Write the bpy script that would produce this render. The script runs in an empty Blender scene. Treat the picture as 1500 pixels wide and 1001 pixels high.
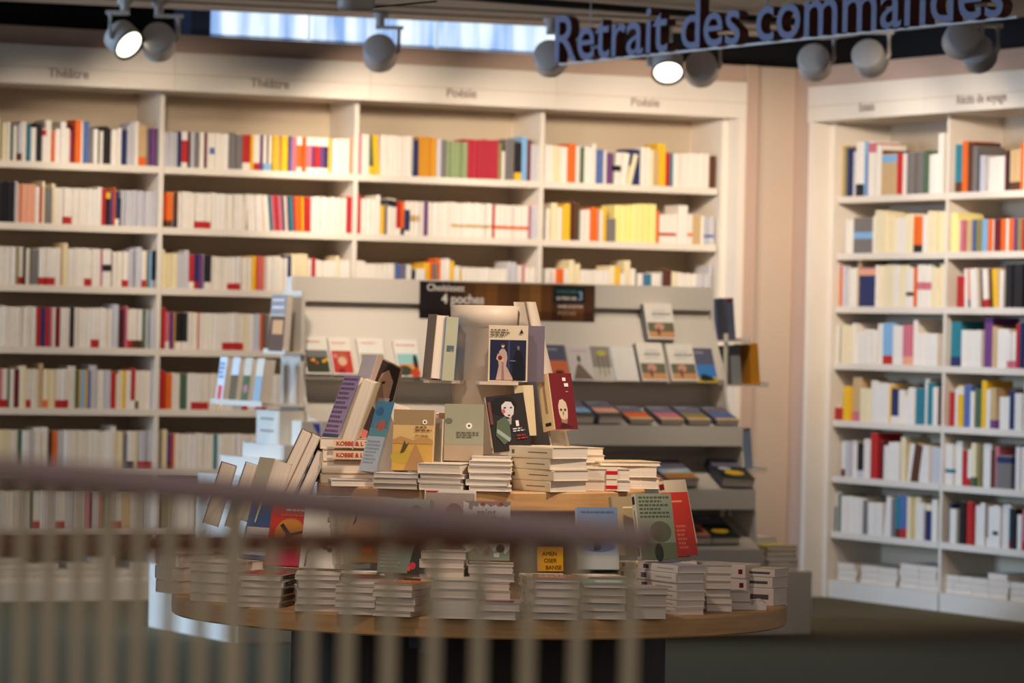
import bpy, math, random
from mathutils import Vector, Matrix
random.seed(7)
S = bpy.context.scene
COL = S.collection
PI = math.pi
R = math.radians

# ------------------------------------------------------------------ camera
F = 6017.0                      # focal length in pixels of the 1500 px wide frame
CAMZ = 1.29
PITCH, ROLL = R(-0.1418), R(1.196)
CO = Vector((0, 0, CAMZ))
fw = Vector((0, math.cos(PITCH), math.sin(PITCH)))
up0 = Vector((0, -math.sin(PITCH), math.cos(PITCH)))
rt0 = Vector((1, 0, 0))
rt = math.cos(ROLL) * rt0 + math.sin(ROLL) * up0
up = -math.sin(ROLL) * rt0 + math.cos(ROLL) * up0
cd = bpy.data.cameras.new('camera')
cam = bpy.data.objects.new('camera', cd)
COL.objects.link(cam)
cam.matrix_world = Matrix(((rt.x, up.x, -fw.x, CO.x), (rt.y, up.y, -fw.y, CO.y), (rt.z, up.z, -fw.z, CO.z), (0, 0, 0, 1)))
cd.sensor_width = 36.0
cd.lens = F / 1500 * 36
cd.clip_start = 0.1
cd.clip_end = 200
cd.dof.use_dof = True
cd.dof.focus_distance = 10.15
cd.dof.aperture_fstop = 6.6
S.camera = cam

# ------------------------------------------------------------------ world, exposure, large lights
w = bpy.data.worlds.new('shop_ambient')
S.world = w
w.use_nodes = True
w.node_tree.nodes['Background'].inputs[0].default_value = (1.0, 0.91, 0.87, 1)
w.node_tree.nodes['Background'].inputs[1].default_value = 0.30
S.view_settings.view_transform = 'Standard'
S.view_settings.look = 'None'
S.view_settings.gamma = 1
S.view_settings.exposure = 0.30
S.view_settings.use_curve_mapping = False


def light(name, kind, loc, aim, energy, color, **k):
    d = bpy.data.lights.new(name, kind)
    d.energy = energy
    d.color = color
    for a, v in k.items():
        setattr(d, a, v)
    o = bpy.data.objects.new(name, d)
    COL.objects.link(o)
    o.location = loc
    o.rotation_euler = (Vector(aim) - Vector(loc)).to_track_quat('-Z', 'Y').to_euler()
    return o


WARM = (1.0, 0.80, 0.62)
# daylight from the shop front, far to the left
light('shop_front_daylight', 'AREA', (-9.0, 15.0, 1.9), (-2.6, 16.4, 0.3), 150, (0.46, 0.69, 1.0), shape='RECTANGLE', size=4, size_y=2.6, spread=R(75))
# ceiling downlights over the table
light('table_downlight', 'SPOT', (0.9, 9.7, 2.62), (-0.05, 10.7, 0.95), 140, WARM, spot_size=R(34), spot_blend=0.6, shadow_soft_size=0.06)
light('table_downlight', 'SPOT', (-0.7, 9.0, 2.62), (-0.1, 10.6, 0.8), 60, WARM, spot_size=R(40), spot_blend=0.6, shadow_soft_size=0.06)

# track spotlights washing the display unit behind the table
for _x, _y in ((-1.15, 16.2), (-0.35, 16.6), (0.9, 17.2)):
    light('display_wash', 'SPOT', (_x + 0.1, _y - 0.4, 2.62), (_x + 0.1, _y + 1.05, 1.25), 80, (1.0, 0.86, 0.72), spot_size=R(60), spot_blend=0.9, shadow_soft_size=0.12)

# ------------------------------------------------------------------ colours and materials
def lin(c):
    return tuple(((v / 255) / 12.92 if v <= 10 else (((v / 255) + 0.055) / 1.055) ** 2.4) for v in c)


PAL = {'W': (232, 224, 214), 'C': (233, 218, 180), 'L': (196, 194, 200), 'G': (120, 114, 112), 'K': (40, 38, 42), 'R': (184, 44, 44),
       'M': (110, 28, 38), 'O': (226, 104, 36), 'Y': (235, 184, 44), 'P': (200, 112, 128), 'B': (84, 108, 164), 'N': (42, 52, 96),
       'T': (44, 122, 140), 'E': (74, 100, 76), 'V': (110, 64, 120), 'A': (200, 168, 124), 'D': (92, 56, 40), 'S': (230, 164, 136),
       'U': (130, 176, 216), 'H': (240, 228, 150), 'I': (138, 130, 84), 'Q': (208, 146, 44), 'J': (138, 152, 110), 'X': (170, 46, 60)}
CNAME = {'W': 'white', 'C': 'cream', 'L': 'pale grey', 'G': 'dark grey', 'K': 'black', 'R': 'red', 'M': 'maroon', 'O': 'orange', 'Y': 'yellow',
         'P': 'pink', 'B': 'blue', 'N': 'navy', 'T': 'teal', 'E': 'green', 'V': 'purple', 'A': 'tan', 'D': 'brown', 'S': 'salmon',
         'U': 'light blue', 'H': 'pale yellow', 'I': 'olive', 'Q': 'ochre', 'J': 'sage green', 'X': 'crimson'}


def mat(name, rgb, rough=0.6, noise=0.06, scale=6, spec=0.3, metal=0, bump=0, emit=0, stretch=None):
    m = bpy.data.materials.new(name)
    m.use_nodes = True
    nt = m.node_tree
    b = nt.nodes['Principled BSDF']
    c = lin(rgb)
    b.inputs['Roughness'].default_value = rough
    b.inputs['Metallic'].default_value = metal
    b.inputs['Specular IOR Level'].default_value = spec
    tc = nt.nodes.new('ShaderNodeTexCoord')
    mp = nt.nodes.new('ShaderNodeMapping')
    nt.links.new(tc.outputs['Object'], mp.inputs[0])
    if stretch:
        mp.inputs['Scale'].default_value = stretch
    n = nt.nodes.new('ShaderNodeTexNoise')
    n.inputs['Scale'].default_value = scale
    n.inputs['Detail'].default_value = 4
    nt.links.new(mp.outputs[0], n.inputs['Vector'])
    r = nt.nodes.new('ShaderNodeValToRGB')
    r.color_ramp.elements[0].position = 0.3
    r.color_ramp.elements[1].position = 0.7
    r.color_ramp.elements[0].color = tuple(x * (1 - noise) for x in c) + (1,)
    r.color_ramp.elements[1].color = tuple(min(1, x * (1 + noise)) for x in c) + (1,)
    nt.links.new(n.outputs['Fac'], r.inputs[0])
    nt.links.new(r.outputs[0], b.inputs['Base Color'])
    if bump:
        bp = nt.nodes.new('ShaderNodeBump')
        bp.inputs['Strength'].default_value = bump
        bp.inputs['Distance'].default_value = 0.002
        nt.links.new(n.outputs['Fac'], bp.inputs['Height'])
        nt.links.new(bp.outputs[0], b.inputs['Normal'])
    if emit:
        nt.links.new(r.outputs[0], b.inputs['Emission Color'])
        b.inputs['Emission Strength'].default_value = emit
    return m


def attr_mat(name, rough, spec=0.3):
    m = bpy.data.materials.new(name)
    m.use_nodes = True
    nt = m.node_tree
    b = nt.nodes['Principled BSDF']
    b.inputs['Roughness'].default_value = rough
    b.inputs['Specular IOR Level'].default_value = spec
    a = nt.nodes.new('ShaderNodeAttribute')
    a.attribute_name = 'Col'
    n = nt.nodes.new('ShaderNodeTexNoise')
    n.inputs['Scale'].default_value = 30
    tc = nt.nodes.new('ShaderNodeTexCoord')
    nt.links.new(tc.outputs['Object'], n.inputs['Vector'])
    mr = nt.nodes.new('ShaderNodeMapRange')
    mr.inputs[3].default_value = 0.93
    mr.inputs[4].default_value = 1.05
    nt.links.new(n.outputs['Fac'], mr.inputs[0])
    mx = nt.nodes.new('ShaderNodeVectorMath')
    mx.operation = 'SCALE'
    nt.links.new(a.outputs['Color'], mx.inputs[0])
    nt.links.new(mr.outputs[0], mx.inputs['Scale'])
    nt.links.new(mx.outputs[0], b.inputs['Base Color'])
    return m


PRINT = attr_mat('printed_paper', 0.45)
SPINES = attr_mat('book_spines', 0.6, 0.2)
M_SHELF = mat('cream_lacquer', (226, 215, 201), 0.5, 0.03, 3)
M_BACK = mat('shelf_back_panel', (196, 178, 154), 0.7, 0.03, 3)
M_WALL = mat('warm_beige_paint', (198, 178, 160), 0.8, 0.04, 2)
M_PINK = mat('rose_beige_paint', (190, 162, 144), 0.8, 0.04, 2)
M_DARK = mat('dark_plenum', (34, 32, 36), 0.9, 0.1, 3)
M_CEIL = mat('ceiling_raft_underside', (196, 184, 170), 0.8, 0.03, 60)
M_EDGE = mat('ceiling_raft_edge', (186, 184, 196), 0.6, 0.03, 8)
M_CARPET = mat('green_carpet', (106, 100, 78), 0.95, 0.22, 160, 0.1, bump=0.6)
M_WOOD = mat('oak_edge_band', (196, 150, 98), 0.45, 0.14, 6, 0.4, stretch=(1, 1, 14))
M_BASE = mat('dark_brown_table_base', (48, 34, 34), 0.5, 0.12, 5)
M_COLUMN = mat('beige_display_column', (206, 190, 172), 0.45, 0.02, 3)
M_PAGE = mat('paper_page_edges', (226, 211, 194), 0.9, 0.12, 4, 0.1, stretch=(1, 1, 260))
M_LAMP = mat('silver_grey_lamp_metal', (196, 190, 186), 0.5, 0.03, 10, 0.4, 0.1)
M_LAMPD = mat('dark_lamp_ring', (40, 44, 40), 0.4, 0.04, 10)
M_LIT = mat('lit_lamp_lens', (255, 250, 225), 0.3, 0.0, 10, emit=2.4)
M_LENS = mat('unlit_lamp_lens', (170, 165, 150), 0.3, 0.02, 10)
M_LFACE = mat('sign_letter_blue_face', (122, 124, 150), 0.5, 0.04, 10)
M_LSIDE = mat('sign_letter_brown_side', (100, 56, 44), 0.6, 0.08, 10)
M_GOND = mat('white_display_metal', (214, 204, 190), 0.4, 0.02, 3)
M_RAIL = mat('mauve_handrail', (156, 132, 128), 0.5, 0.08, 8)
M_RAIL2 = mat('red_brown_rail', (124, 78, 56), 0.5, 0.1, 8)
M_BAL = mat('beige_baluster_metal', (196, 180, 150), 0.6, 0.06, 8)
M_TEXT = mat('grey_lettering', (142, 126, 114), 0.6, 0.0, 5)
M_TRACK = mat('black_track', (46, 42, 40), 0.5, 0.05, 5)
M_PLEXI = bpy.data.materials.new('clear_acrylic')
M_PLEXI.use_nodes = True
_b = M_PLEXI.node_tree.nodes['Principled BSDF']
_b.inputs['Transmission Weight'].default_value = 1
_b.inputs['Roughness'].default_value = 0.08
_b.inputs['IOR'].default_value = 1.1
_b.inputs['Base Color'].default_value = (0.9, 0.9, 0.9, 1)


# ------------------------------------------------------------------ mesh helpers
class MB:
    def __init__(s):
        s.v, s.f, s.c, s.m = [], [], [], []

    def add(s, vs, fs, col=None, mi=0, M=None):
        k = len(s.v)
        s.v += [tuple(M @ Vector(p)) for p in vs] if M else [tuple(p) for p in vs]
        for f in fs:
            s.f.append(tuple(i + k for i in f))
            s.c.append(col)
            s.m.append(mi)

    def box(s, a, b, col=None, mi=0, M=None, bev=0):
        x0, y0, z0 = a
        x1, y1, z1 = b
        if bev:
            t = bev
            vs, fs = [], []
            pr = [(x0 + t, y0), (x1 - t, y0), (x1, y0 + t), (x1, y1 - t), (x1 - t, y1), (x0 + t, y1), (x0, y1 - t), (x0, y0 + t)]
            for z in (z0, z1):
                vs += [(x, y, z) for x, y in pr]
            fs = [tuple(range(7, -1, -1)), tuple(range(8, 16))] + [(i, (i + 1) % 8, 8 + (i + 1) % 8, 8 + i) for i in range(8)]
            s.add(vs, fs, col, mi, M)
            return
        vs = [(x0, y0, z0), (x1, y0, z0), (x1, y1, z0), (x0, y1, z0), (x0, y0, z1), (x1, y0, z1), (x1, y1, z1), (x0, y1, z1)]
        s.add(vs, [(3, 2, 1, 0), (4, 5, 6, 7), (0, 1, 5, 4), (1, 2, 6, 5), (2, 3, 7, 6), (3, 0, 4, 7)], col, mi, M)

    def lathe(s, prof, n=48, a0=0, a1=2 * PI, col=None, mi=0, M=None):
        full = abs(a1 - a0 - 2 * PI) < 1e-6
        cnt = n if full else n + 1
        vs = []
        for i in range(cnt):
            a = a0 + (a1 - a0) * i / n
            vs += [(r * math.cos(a), r * math.sin(a), z) for r, z in prof]
        k = len(prof)
        fs = []
        for i in range(n):
            j = (i + 1) % cnt
            for q in range(k - 1):
                fs.append((i * k + q, j * k + q, j * k + q + 1, i * k + q + 1))
        s.add(vs, fs, col, mi, M)

    def cyl(s, p, q, r, n=16, r2=None, mi=0, col=None):
        p, q = Vector(p), Vector(q)
        d = (q - p)
        M = Matrix.Translation(p) @ d.to_track_quat('Z', 'Y').to_matrix().to_4x4()
        L = d.length
        r2 = r if r2 is None else r2
        vs = [(r * math.cos(2 * PI * i / n), r * math.sin(2 * PI * i / n), 0) for i in range(n)] + [(r2 * math.cos(2 * PI * i / n), r2 * math.sin(2 * PI * i / n), L) for i in range(n)]
        fs = [tuple(range(n - 1, -1, -1)), tuple(range(n, 2 * n))] + [(i, (i + 1) % n, n + (i + 1) % n, n + i) for i in range(n)]
        s.add(vs, fs, col, mi, M)

    def tube(s, pts, r, n=12, mi=0):
        pts = [Vector(p) for p in pts]
        vs, fs = [], []
        for i, p in enumerate(pts):
            d = (pts[min(i + 1, len(pts) - 1)] - pts[max(i - 1, 0)]).normalized()
            a = d.cross(Vector((0, 0, 1)))
            a = a.normalized() if a.length > 1e-4 else Vector((1, 0, 0))
            b = a.cross(d).normalized()
            vs += [p + r * (math.cos(2 * PI * k / n) * a + math.sin(2 * PI * k / n) * b) for k in range(n)]
        for i in range(len(pts) - 1):
            for k in range(n):
                fs.append((i * n + k, (i * n + (k + 1) % n), (i + 1) * n + (k + 1) % n, (i + 1) * n + k))
        fs += [tuple(range(n - 1, -1, -1)), tuple(range((len(pts) - 1) * n, len(pts) * n))]
        s.add(vs, fs, None, mi)

    def prism(s, poly, y0, y1, mi=0, M=None, col=None, axis='y'):
        """poly in (x, z), extruded along y"""
        n = len(poly)
        if axis == 'y':
            vs = [(x, y0, z) for x, z in poly] + [(x, y1, z) for x, z in poly]
        else:
            vs = [(y0, x, z) for x, z in poly] + [(y1, x, z) for x, z in poly]
        s.add(vs, [tuple(range(n)), tuple(range(2 * n - 1, n - 1, -1))] + [(i, n + i, n + (i + 1) % n, (i + 1) % n) for i in range(n)], col, mi, M)

    def mesh(s, name, mats, smooth=False):
        me = bpy.data.meshes.new(name)
        me.from_pydata(s.v, [], s.f)
        for m in (mats if isinstance(mats, (list, tuple)) else [mats]):
            me.materials.append(m)
        for p, mi in zip(me.polygons, s.m):
            p.material_index = mi
            p.use_smooth = smooth and len(p.vertices) < 5
        if any(c is not None for c in s.c):
            at = me.color_attributes.new('Col', 'FLOAT_COLOR', 'CORNER')
            data = []
            for p, c in zip(me.polygons, s.c):
                data += list(tuple(c or (0.8, 0.8, 0.8)) + (1,)) * p.loop_total
            at.data.foreach_set('color', data)
        me.validate()
        return me

    def build(s, name, mats, parent=None, M=None, smooth=False):
        o = bpy.data.objects.new(name, s.mesh(name, mats, smooth))
        COL.objects.link(o)
        if parent:
            o.parent = parent
        if M is not None:
            o.matrix_local = M
        return o


def tag(o, label=None, cat=None, group=None, kind=None):
    if label: o['label'] = label
    if cat: o['category'] = cat
    if group: o['group'] = group
    if kind: o['kind'] = kind
    return o


def thing(name, label, cat, M=None, group=None):
    o = bpy.data.objects.new(name, None)
    o.empty_display_size = 0.05
    COL.objects.link(o)
    if M is not None:
        o.matrix_world = M
    return tag(o, label, cat, group)


def struct(mb, name, mats, M=None):
    return tag(mb.build(name, mats, None, M), kind='structure')


def T(x, y, z):
    return Matrix.Translation((x, y, z))


def frame(o, d, into):
    return Matrix(((d[0], into[0], 0, o[0]), (d[1], into[1], 0, o[1]), (0, 0, 1, 0), (0, 0, 0, 1)))


AL, BE = R(26.98), R(63.02)
A0, B0 = (-1.6537, 19.189), (1.6031, 20.441)
FL = frame(A0, (math.cos(AL), math.sin(AL)), (-math.sin(AL), math.cos(AL)))      # left wall: x along, y into the wall
FR = frame(B0, (math.cos(BE), -math.sin(BE)), (math.sin(BE), math.cos(BE)))      # right wall
G0 = (1.333, 17.90)
FG = frame(G0, (math.cos(AL), math.sin(AL)), (-math.sin(AL), math.cos(AL)))      # display gondola, origin at its front right foot


def ray(px, py):
    return (fw + rt * ((px - 750) / F) + up * ((500.5 - py) / F)).normalized()


def hit_w(px, py, M, wv=0.0):
    """point where the line of sight meets the plane y=wv of frame M, in M's coordinates"""
    Mi = M.inverted()
    o = Mi @ CO
    d = (Mi.to_3x3() @ ray(px, py))
    t = (wv - o.y) / d.y
    return o + d * t


def hit_z(px, py, z):
    d = ray(px, py)
    return CO + d * ((z - CAMZ) / d.z)


def at_y(px, py, y):
    d = ray(px, py)
    return CO + d * (y / d.y)


_font = {}


def text_mesh(body, size, extrude=0.0, bold=0.0):
    cu = bpy.data.curves.new('txt', 'FONT')
    cu.body = body
    cu.size = size
    cu.extrude = extrude
    cu.offset = bold
    cu.resolution_u = 4
    o = bpy.data.objects.new('txt', cu)
    COL.objects.link(o)
    dg = bpy.context.evaluated_depsgraph_get()
    me = bpy.data.meshes.new_from_object(o.evaluated_get(dg))
    bpy.data.objects.remove(o)
    bpy.data.curves.remove(cu)
    return me


def text_obj(name, body, size, m, parent, M, bold=0.0, extrude=0.0008, center=False):
    me = text_mesh(body, size, extrude, bold)
    me.materials.clear()
    me.materials.append(m)
    if center:
        xs = [v.co.x for v in me.vertices]
        cx = (min(xs) + max(xs)) / 2
        for v in me.vertices:
            v.co.x -= cx
    o = bpy.data.objects.new(name, me)
    COL.objects.link(o)
    o.parent = parent
    o.matrix_local = M
    return o


UP = Matrix.Rotation(PI / 2, 4, 'X')       # text lying in xy to text standing in xz

# ------------------------------------------------------------------ setting
mb = MB()
mb.box((-9, 0.5, -0.05), (9, 26, 0.0))
struct(mb, 'floor', M_CARPET)
TOP = 2.64
CU = 3.07
# corner where the two wall strips (0.10 in front of the shelf planes) meet
Pl = FL @ Vector((0, -0.10, 0))
Pr = FR @ Vector((0, -0.10, 0))
dl, dr = FL.to_3x3() @ Vector((1, 0, 0)), FR.to_3x3() @ Vector((1, 0, 0))
den = dl.x * dr.y - dl.y * dr.x
tl = ((Pr.x - Pl.x) * dr.y - (Pr.y - Pl.y) * dr.x) / den
corner = Pl + dl * tl
tr = (corner - Pr).dot(dr)
mb = MB()
mb.box((CU, -0.10, 0), (tl, 0.1, TOP))
struct(mb, 'wall_corner', M_WALL, FL)
mb = MB()
mb.box((CU, -0.135, 0), (CU + 0.075, -0.10, TOP), bev=0.004)
struct(mb, 'trim_1', M_PINK, FL)
mb = MB()
mb.box((tr - 0.02, -0.10, 0), (-0.07, 0.1, TOP))
struct(mb, 'wall_right', M_PINK, FR)
mb = MB()
mb.box((-4.2, -0.10, 2.556), (CU, 0.34, TOP))
struct(mb, 'wall_left', M_PINK, FL)
mb = MB()
mb.box((-0.07, -0.10, 2.538), (4.2, 0.34, TOP))
struct(mb, 'trim_2', M_PINK, FR)
# wall behind the cases and the dark void above them
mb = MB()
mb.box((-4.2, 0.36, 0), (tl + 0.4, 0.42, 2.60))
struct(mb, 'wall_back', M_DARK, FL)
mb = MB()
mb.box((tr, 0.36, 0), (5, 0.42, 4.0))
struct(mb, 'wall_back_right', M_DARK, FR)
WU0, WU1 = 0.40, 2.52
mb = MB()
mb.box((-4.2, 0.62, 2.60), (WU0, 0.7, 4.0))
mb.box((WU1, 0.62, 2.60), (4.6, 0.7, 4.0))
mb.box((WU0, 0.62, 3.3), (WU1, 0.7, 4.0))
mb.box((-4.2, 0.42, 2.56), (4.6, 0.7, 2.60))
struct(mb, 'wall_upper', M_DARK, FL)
mb = MB()
mb.box((-9, 8, 3.6), (9, 26, 3.66))
struct(mb, 'ceiling', M_DARK)
# clerestory window
m = bpy.data.materials.new('daylit_frosted_glass')
m.use_nodes = True
nt = m.node_tree
b = nt.nodes['Principled BSDF']
tc = nt.nodes.new('ShaderNodeTexCoord')
mp = nt.nodes.new('ShaderNodeMapping')
mp.inputs['Scale'].default_value = (6.5, 1, 0.5)
nz = nt.nodes.new('ShaderNodeTexNoise')
nz.inputs['Scale'].default_value = 1.6
nz.inputs['Detail'].default_value = 3
rp = nt.nodes.new('ShaderNodeValToRGB')
rp.color_ramp.elements[0].position = 0.36
rp.color_ramp.elements[0].color = lin((130, 165, 215)) + (1,)
rp.color_ramp.elements[1].position = 0.6
rp.color_ramp.elements[1].color = lin((225, 240, 252)) + (1,)
nt.links.new(tc.outputs['Object'], mp.inputs[0])
nt.links.new(mp.outputs[0], nz.inputs['Vector'])
nt.links.new(nz.outputs['Fac'], rp.inputs[0])
nt.links.new(rp.outputs[0], b.inputs['Emission Color'])
nt.links.new(rp.outputs[0], b.inputs['Base Color'])
b.inputs['Emission Strength'].default_value = 1.0
mb = MB()
mb.box((WU0, 0.66, 2.60), (WU1, 0.67, 3.3))
win = struct(mb, 'window_1', m, FL)
mb = MB()
mb.box((WU0 - 0.10, 0.40, 2.60), (WU0, 0.66, 3.3))
mb.box((WU1, 0.40, 2.60), (WU1 + 0.05, 0.66, 3.3))
mb.build('window_reveal', mat('blue_lit_reveal', (96, 108, 136), 0.8), win)  # the window's blue light is put into the reveal's colour
for uu in (1.02, 1.72):
    mb = MB()
    mb.box((uu, 0.64, 2.60), (uu + 0.012, 0.66, 3.3))
    mb.build('window_mullion', mat('glowing_mullion', (225, 235, 245), 0.5, emit=.5), win)  # emission added so the bars glow along with the glass
mb = MB()
mb.box((WU0, 0.65, 2.70), (WU1, 0.66, 2.708))
mb.build('window_transom', mat('pale_transom', (150, 180, 220), 0.5), win)

# ceiling raft, its edges parallel to the two walls
RZ = 2.70
pL0, pL1 = hit_z(0, 1, RZ), hit_z(750, 36.5, RZ)
pR0, pR1 = hit_z(1100, 70, RZ), hit_z(1473, 28, RZ)
dL = (pL1 - pL0).normalized()
dR = (pR1 - pR0).normalized()
den = dL.x * dR.y - dL.y * dR.x
tt = ((pR0.x - pL0.x) * dR.y - (pR0.y - pL0.y) * dR.x) / den
cn = pL0 + dL * tt
q = [cn, cn + dR * 9, cn + dR * 9 - dL * 9, cn - dL * 9]
mb = MB()
vs = [(p.x, p.y, RZ) for p in q] + [(p.x, p.y, RZ + 0.05) for p in q]
mb.add(vs, [(0, 1, 2, 3), (7, 6, 5, 4)] + [(i, 4 + i, 4 + (i + 1) % 4, (i + 1) % 4) for i in range(4)])
for i in range(2, 6):
    mb.m[i] = 1
raft = struct(mb, 'ceiling_raft', [M_CEIL, M_EDGE])


def raft_pt(a, bk, z):
    """a metres back from the corner along the left edge, bk metres inside"""
    p = cn - dL * a + dR * bk
    return Vector((p.x, p.y, z))


# panel joints of the raft and the black tracks below it
for bk in (0.42, 0.78):
    mb = MB()
    mb.tube([raft_pt(0, bk, RZ - 0.002), raft_pt(9, bk, RZ - 0.002)], 0.004, 6)
    mb.build('panel_joint', M_TRACK, raft)
mb = MB()
p, q2 = hit_z(560, -14, RZ - 0.03), hit_z(1140, 30, RZ - 0.03)
d = (q2 - p).normalized()
mb.cyl(p - d * 1.0, q2 + d * 0.2, 0.016, 8)
tag(mb.build('lighting_track', M_TRACK), 'thin black lighting track running under the pale ceiling raft', 'lighting track')

# ------------------------------------------------------------------ bookcases
ZL = [0.705, 0.421, 0.137, -0.148, -0.430, -0.713, -0.990]
ZR = [0.671, 0.389, 0.126, -0.154, -0.439, -0.716, -0.992]
ZL = [z + CAMZ for z in ZL]      # undersides of shelf boards
ZR = [z + CAMZ for z in ZR]
SH = 0.028


def bookcase(Fm, u0, u1, zs, fb, ft, label, sign, sign_u, ends=(False, False), basez=0.086):
    t = thing('bookcase', label, 'bookcase', Fm @ T(u0, 0, 0), 'wall bookcases')
    W = u1 - u0
    mb = MB()
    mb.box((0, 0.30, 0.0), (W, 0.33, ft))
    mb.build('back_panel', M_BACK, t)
    for k, e in enumerate(ends):
        x0 = -0.07 if (k == 0 and e) else (0 if k == 0 else W - 0.011)
        x1 = 0.011 if k == 0 else (W + 0.07 if e else W)
        mb = MB()
        if e:
            if k == 0:
                mb.box((-0.07, -0.13, 0), (-0.03, 0.33, ft))
                mb.box((-0.03, -0.02, 0), (0.0, 0.33, ft))
            else:
                mb.box((W + 0.03, -0.13, 0), (W + 0.07, 0.33, ft))
                mb.box((W, -0.02, 0), (W + 0.03, 0.33, ft))
        else:
            mb.box((x0, 0.0, 0), (x1, 0.30, fb + 0.02))
        mb.build('side_panel', M_SHELF, t)
    for z in zs:
        mb = MB()
        mb.box((0.012, 0.004, z), (W - 0.012, 0.298, z + SH - 0.01))
        mb.box((0.012, -0.004, z), (W - 0.012, 0.004, z + SH + 0.004))
        mb.build('shelf', M_SHELF, t)
    mb = MB()
    mb.box((0, 0.0, 0.0), (W, 0.30, basez))
    mb.build('base', M_SHELF, t)
    e0 = -0.07 if ends[0] else 0
    e1 = 0.07 if ends[1] else 0
    mb = MB()
    mb.box((e0 + 0.001, -0.14, fb), (W + e1 - 0.001, -0.12, ft))
    mb.box((e0 + 0.001, -0.12, fb), (W + e1 - 0.001, 0.30, fb + 0.02))
    mb.build('header', M_SHELF, t)
    mb = MB()
    mb.box((e0 + 0.002, -0.1425, fb + (ft - fb) * 0.42), (W + e1 - 0.002, -0.14, fb + (ft - fb) * 0.44))
    mb.build('header_groove', M_BACK, t)
    text_obj('header_lettering', sign, 0.062, M_TEXT, t, T(sign_u - u0, -0.1412, fb + 0.035) @ UP, 0.001, center=True)
    return t


def su(px, py, Fm, wv=-0.14):
    return hit_w(px, py, Fm, wv).x


FBL, FTL = 1.085 + CAMZ, 1.263 + CAMZ
FBR, FTR = 1.072 + CAMZ, 1.245 + CAMZ
bays = [(-1, 0, 'far left bay', 'Théâtre', 100, 112), (0, 1, 'second bay', 'Théâtre', 395, 128), (1, 2, 'third bay', 'Poésie', 676, 141), (2, 3, 'corner bay', 'Poésie', 945, 155)]
bookcase(FL, -2, -1, ZL, FBL, FTL, 'cream bookcase mostly outside the frame beyond the far left bay', 'Théâtre', -1.5)
for i, (u0, u1, nm, sg, sx, sy) in enumerate(bays):
    lb = ['cream wall bookcase at the far left with the first Théâtre header', 'cream wall bookcase second from left under the other Théâtre header',
          'cream wall bookcase behind the display banner, under the first Poésie header', 'cream wall bookcase beside the room corner, under the last Poésie header'][i]
    bookcase(FL, u0, u1, ZL, FBL, FTL, lb, sg, su(sx, sy, FL), (False, i == 3))
bookcase(FR, 0, 1, ZR, FBR, FTR, 'cream bookcase of the right wall next to the corner, header Essais', 'Essais', su(1270, 161, FR), (True, False))
bookcase(FR, 1, 2, ZR, FBR, FTR, 'cream bookcase cut by the right frame edge, header Récits de voyage', 'Récits de voyage', su(1438, 150, FR))

# ------------------------------------------------------------------ books standing on the wall shelves
ORD = ['top', 'second', 'third', 'fourth', 'fifth', 'sixth', 'seventh']
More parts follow.
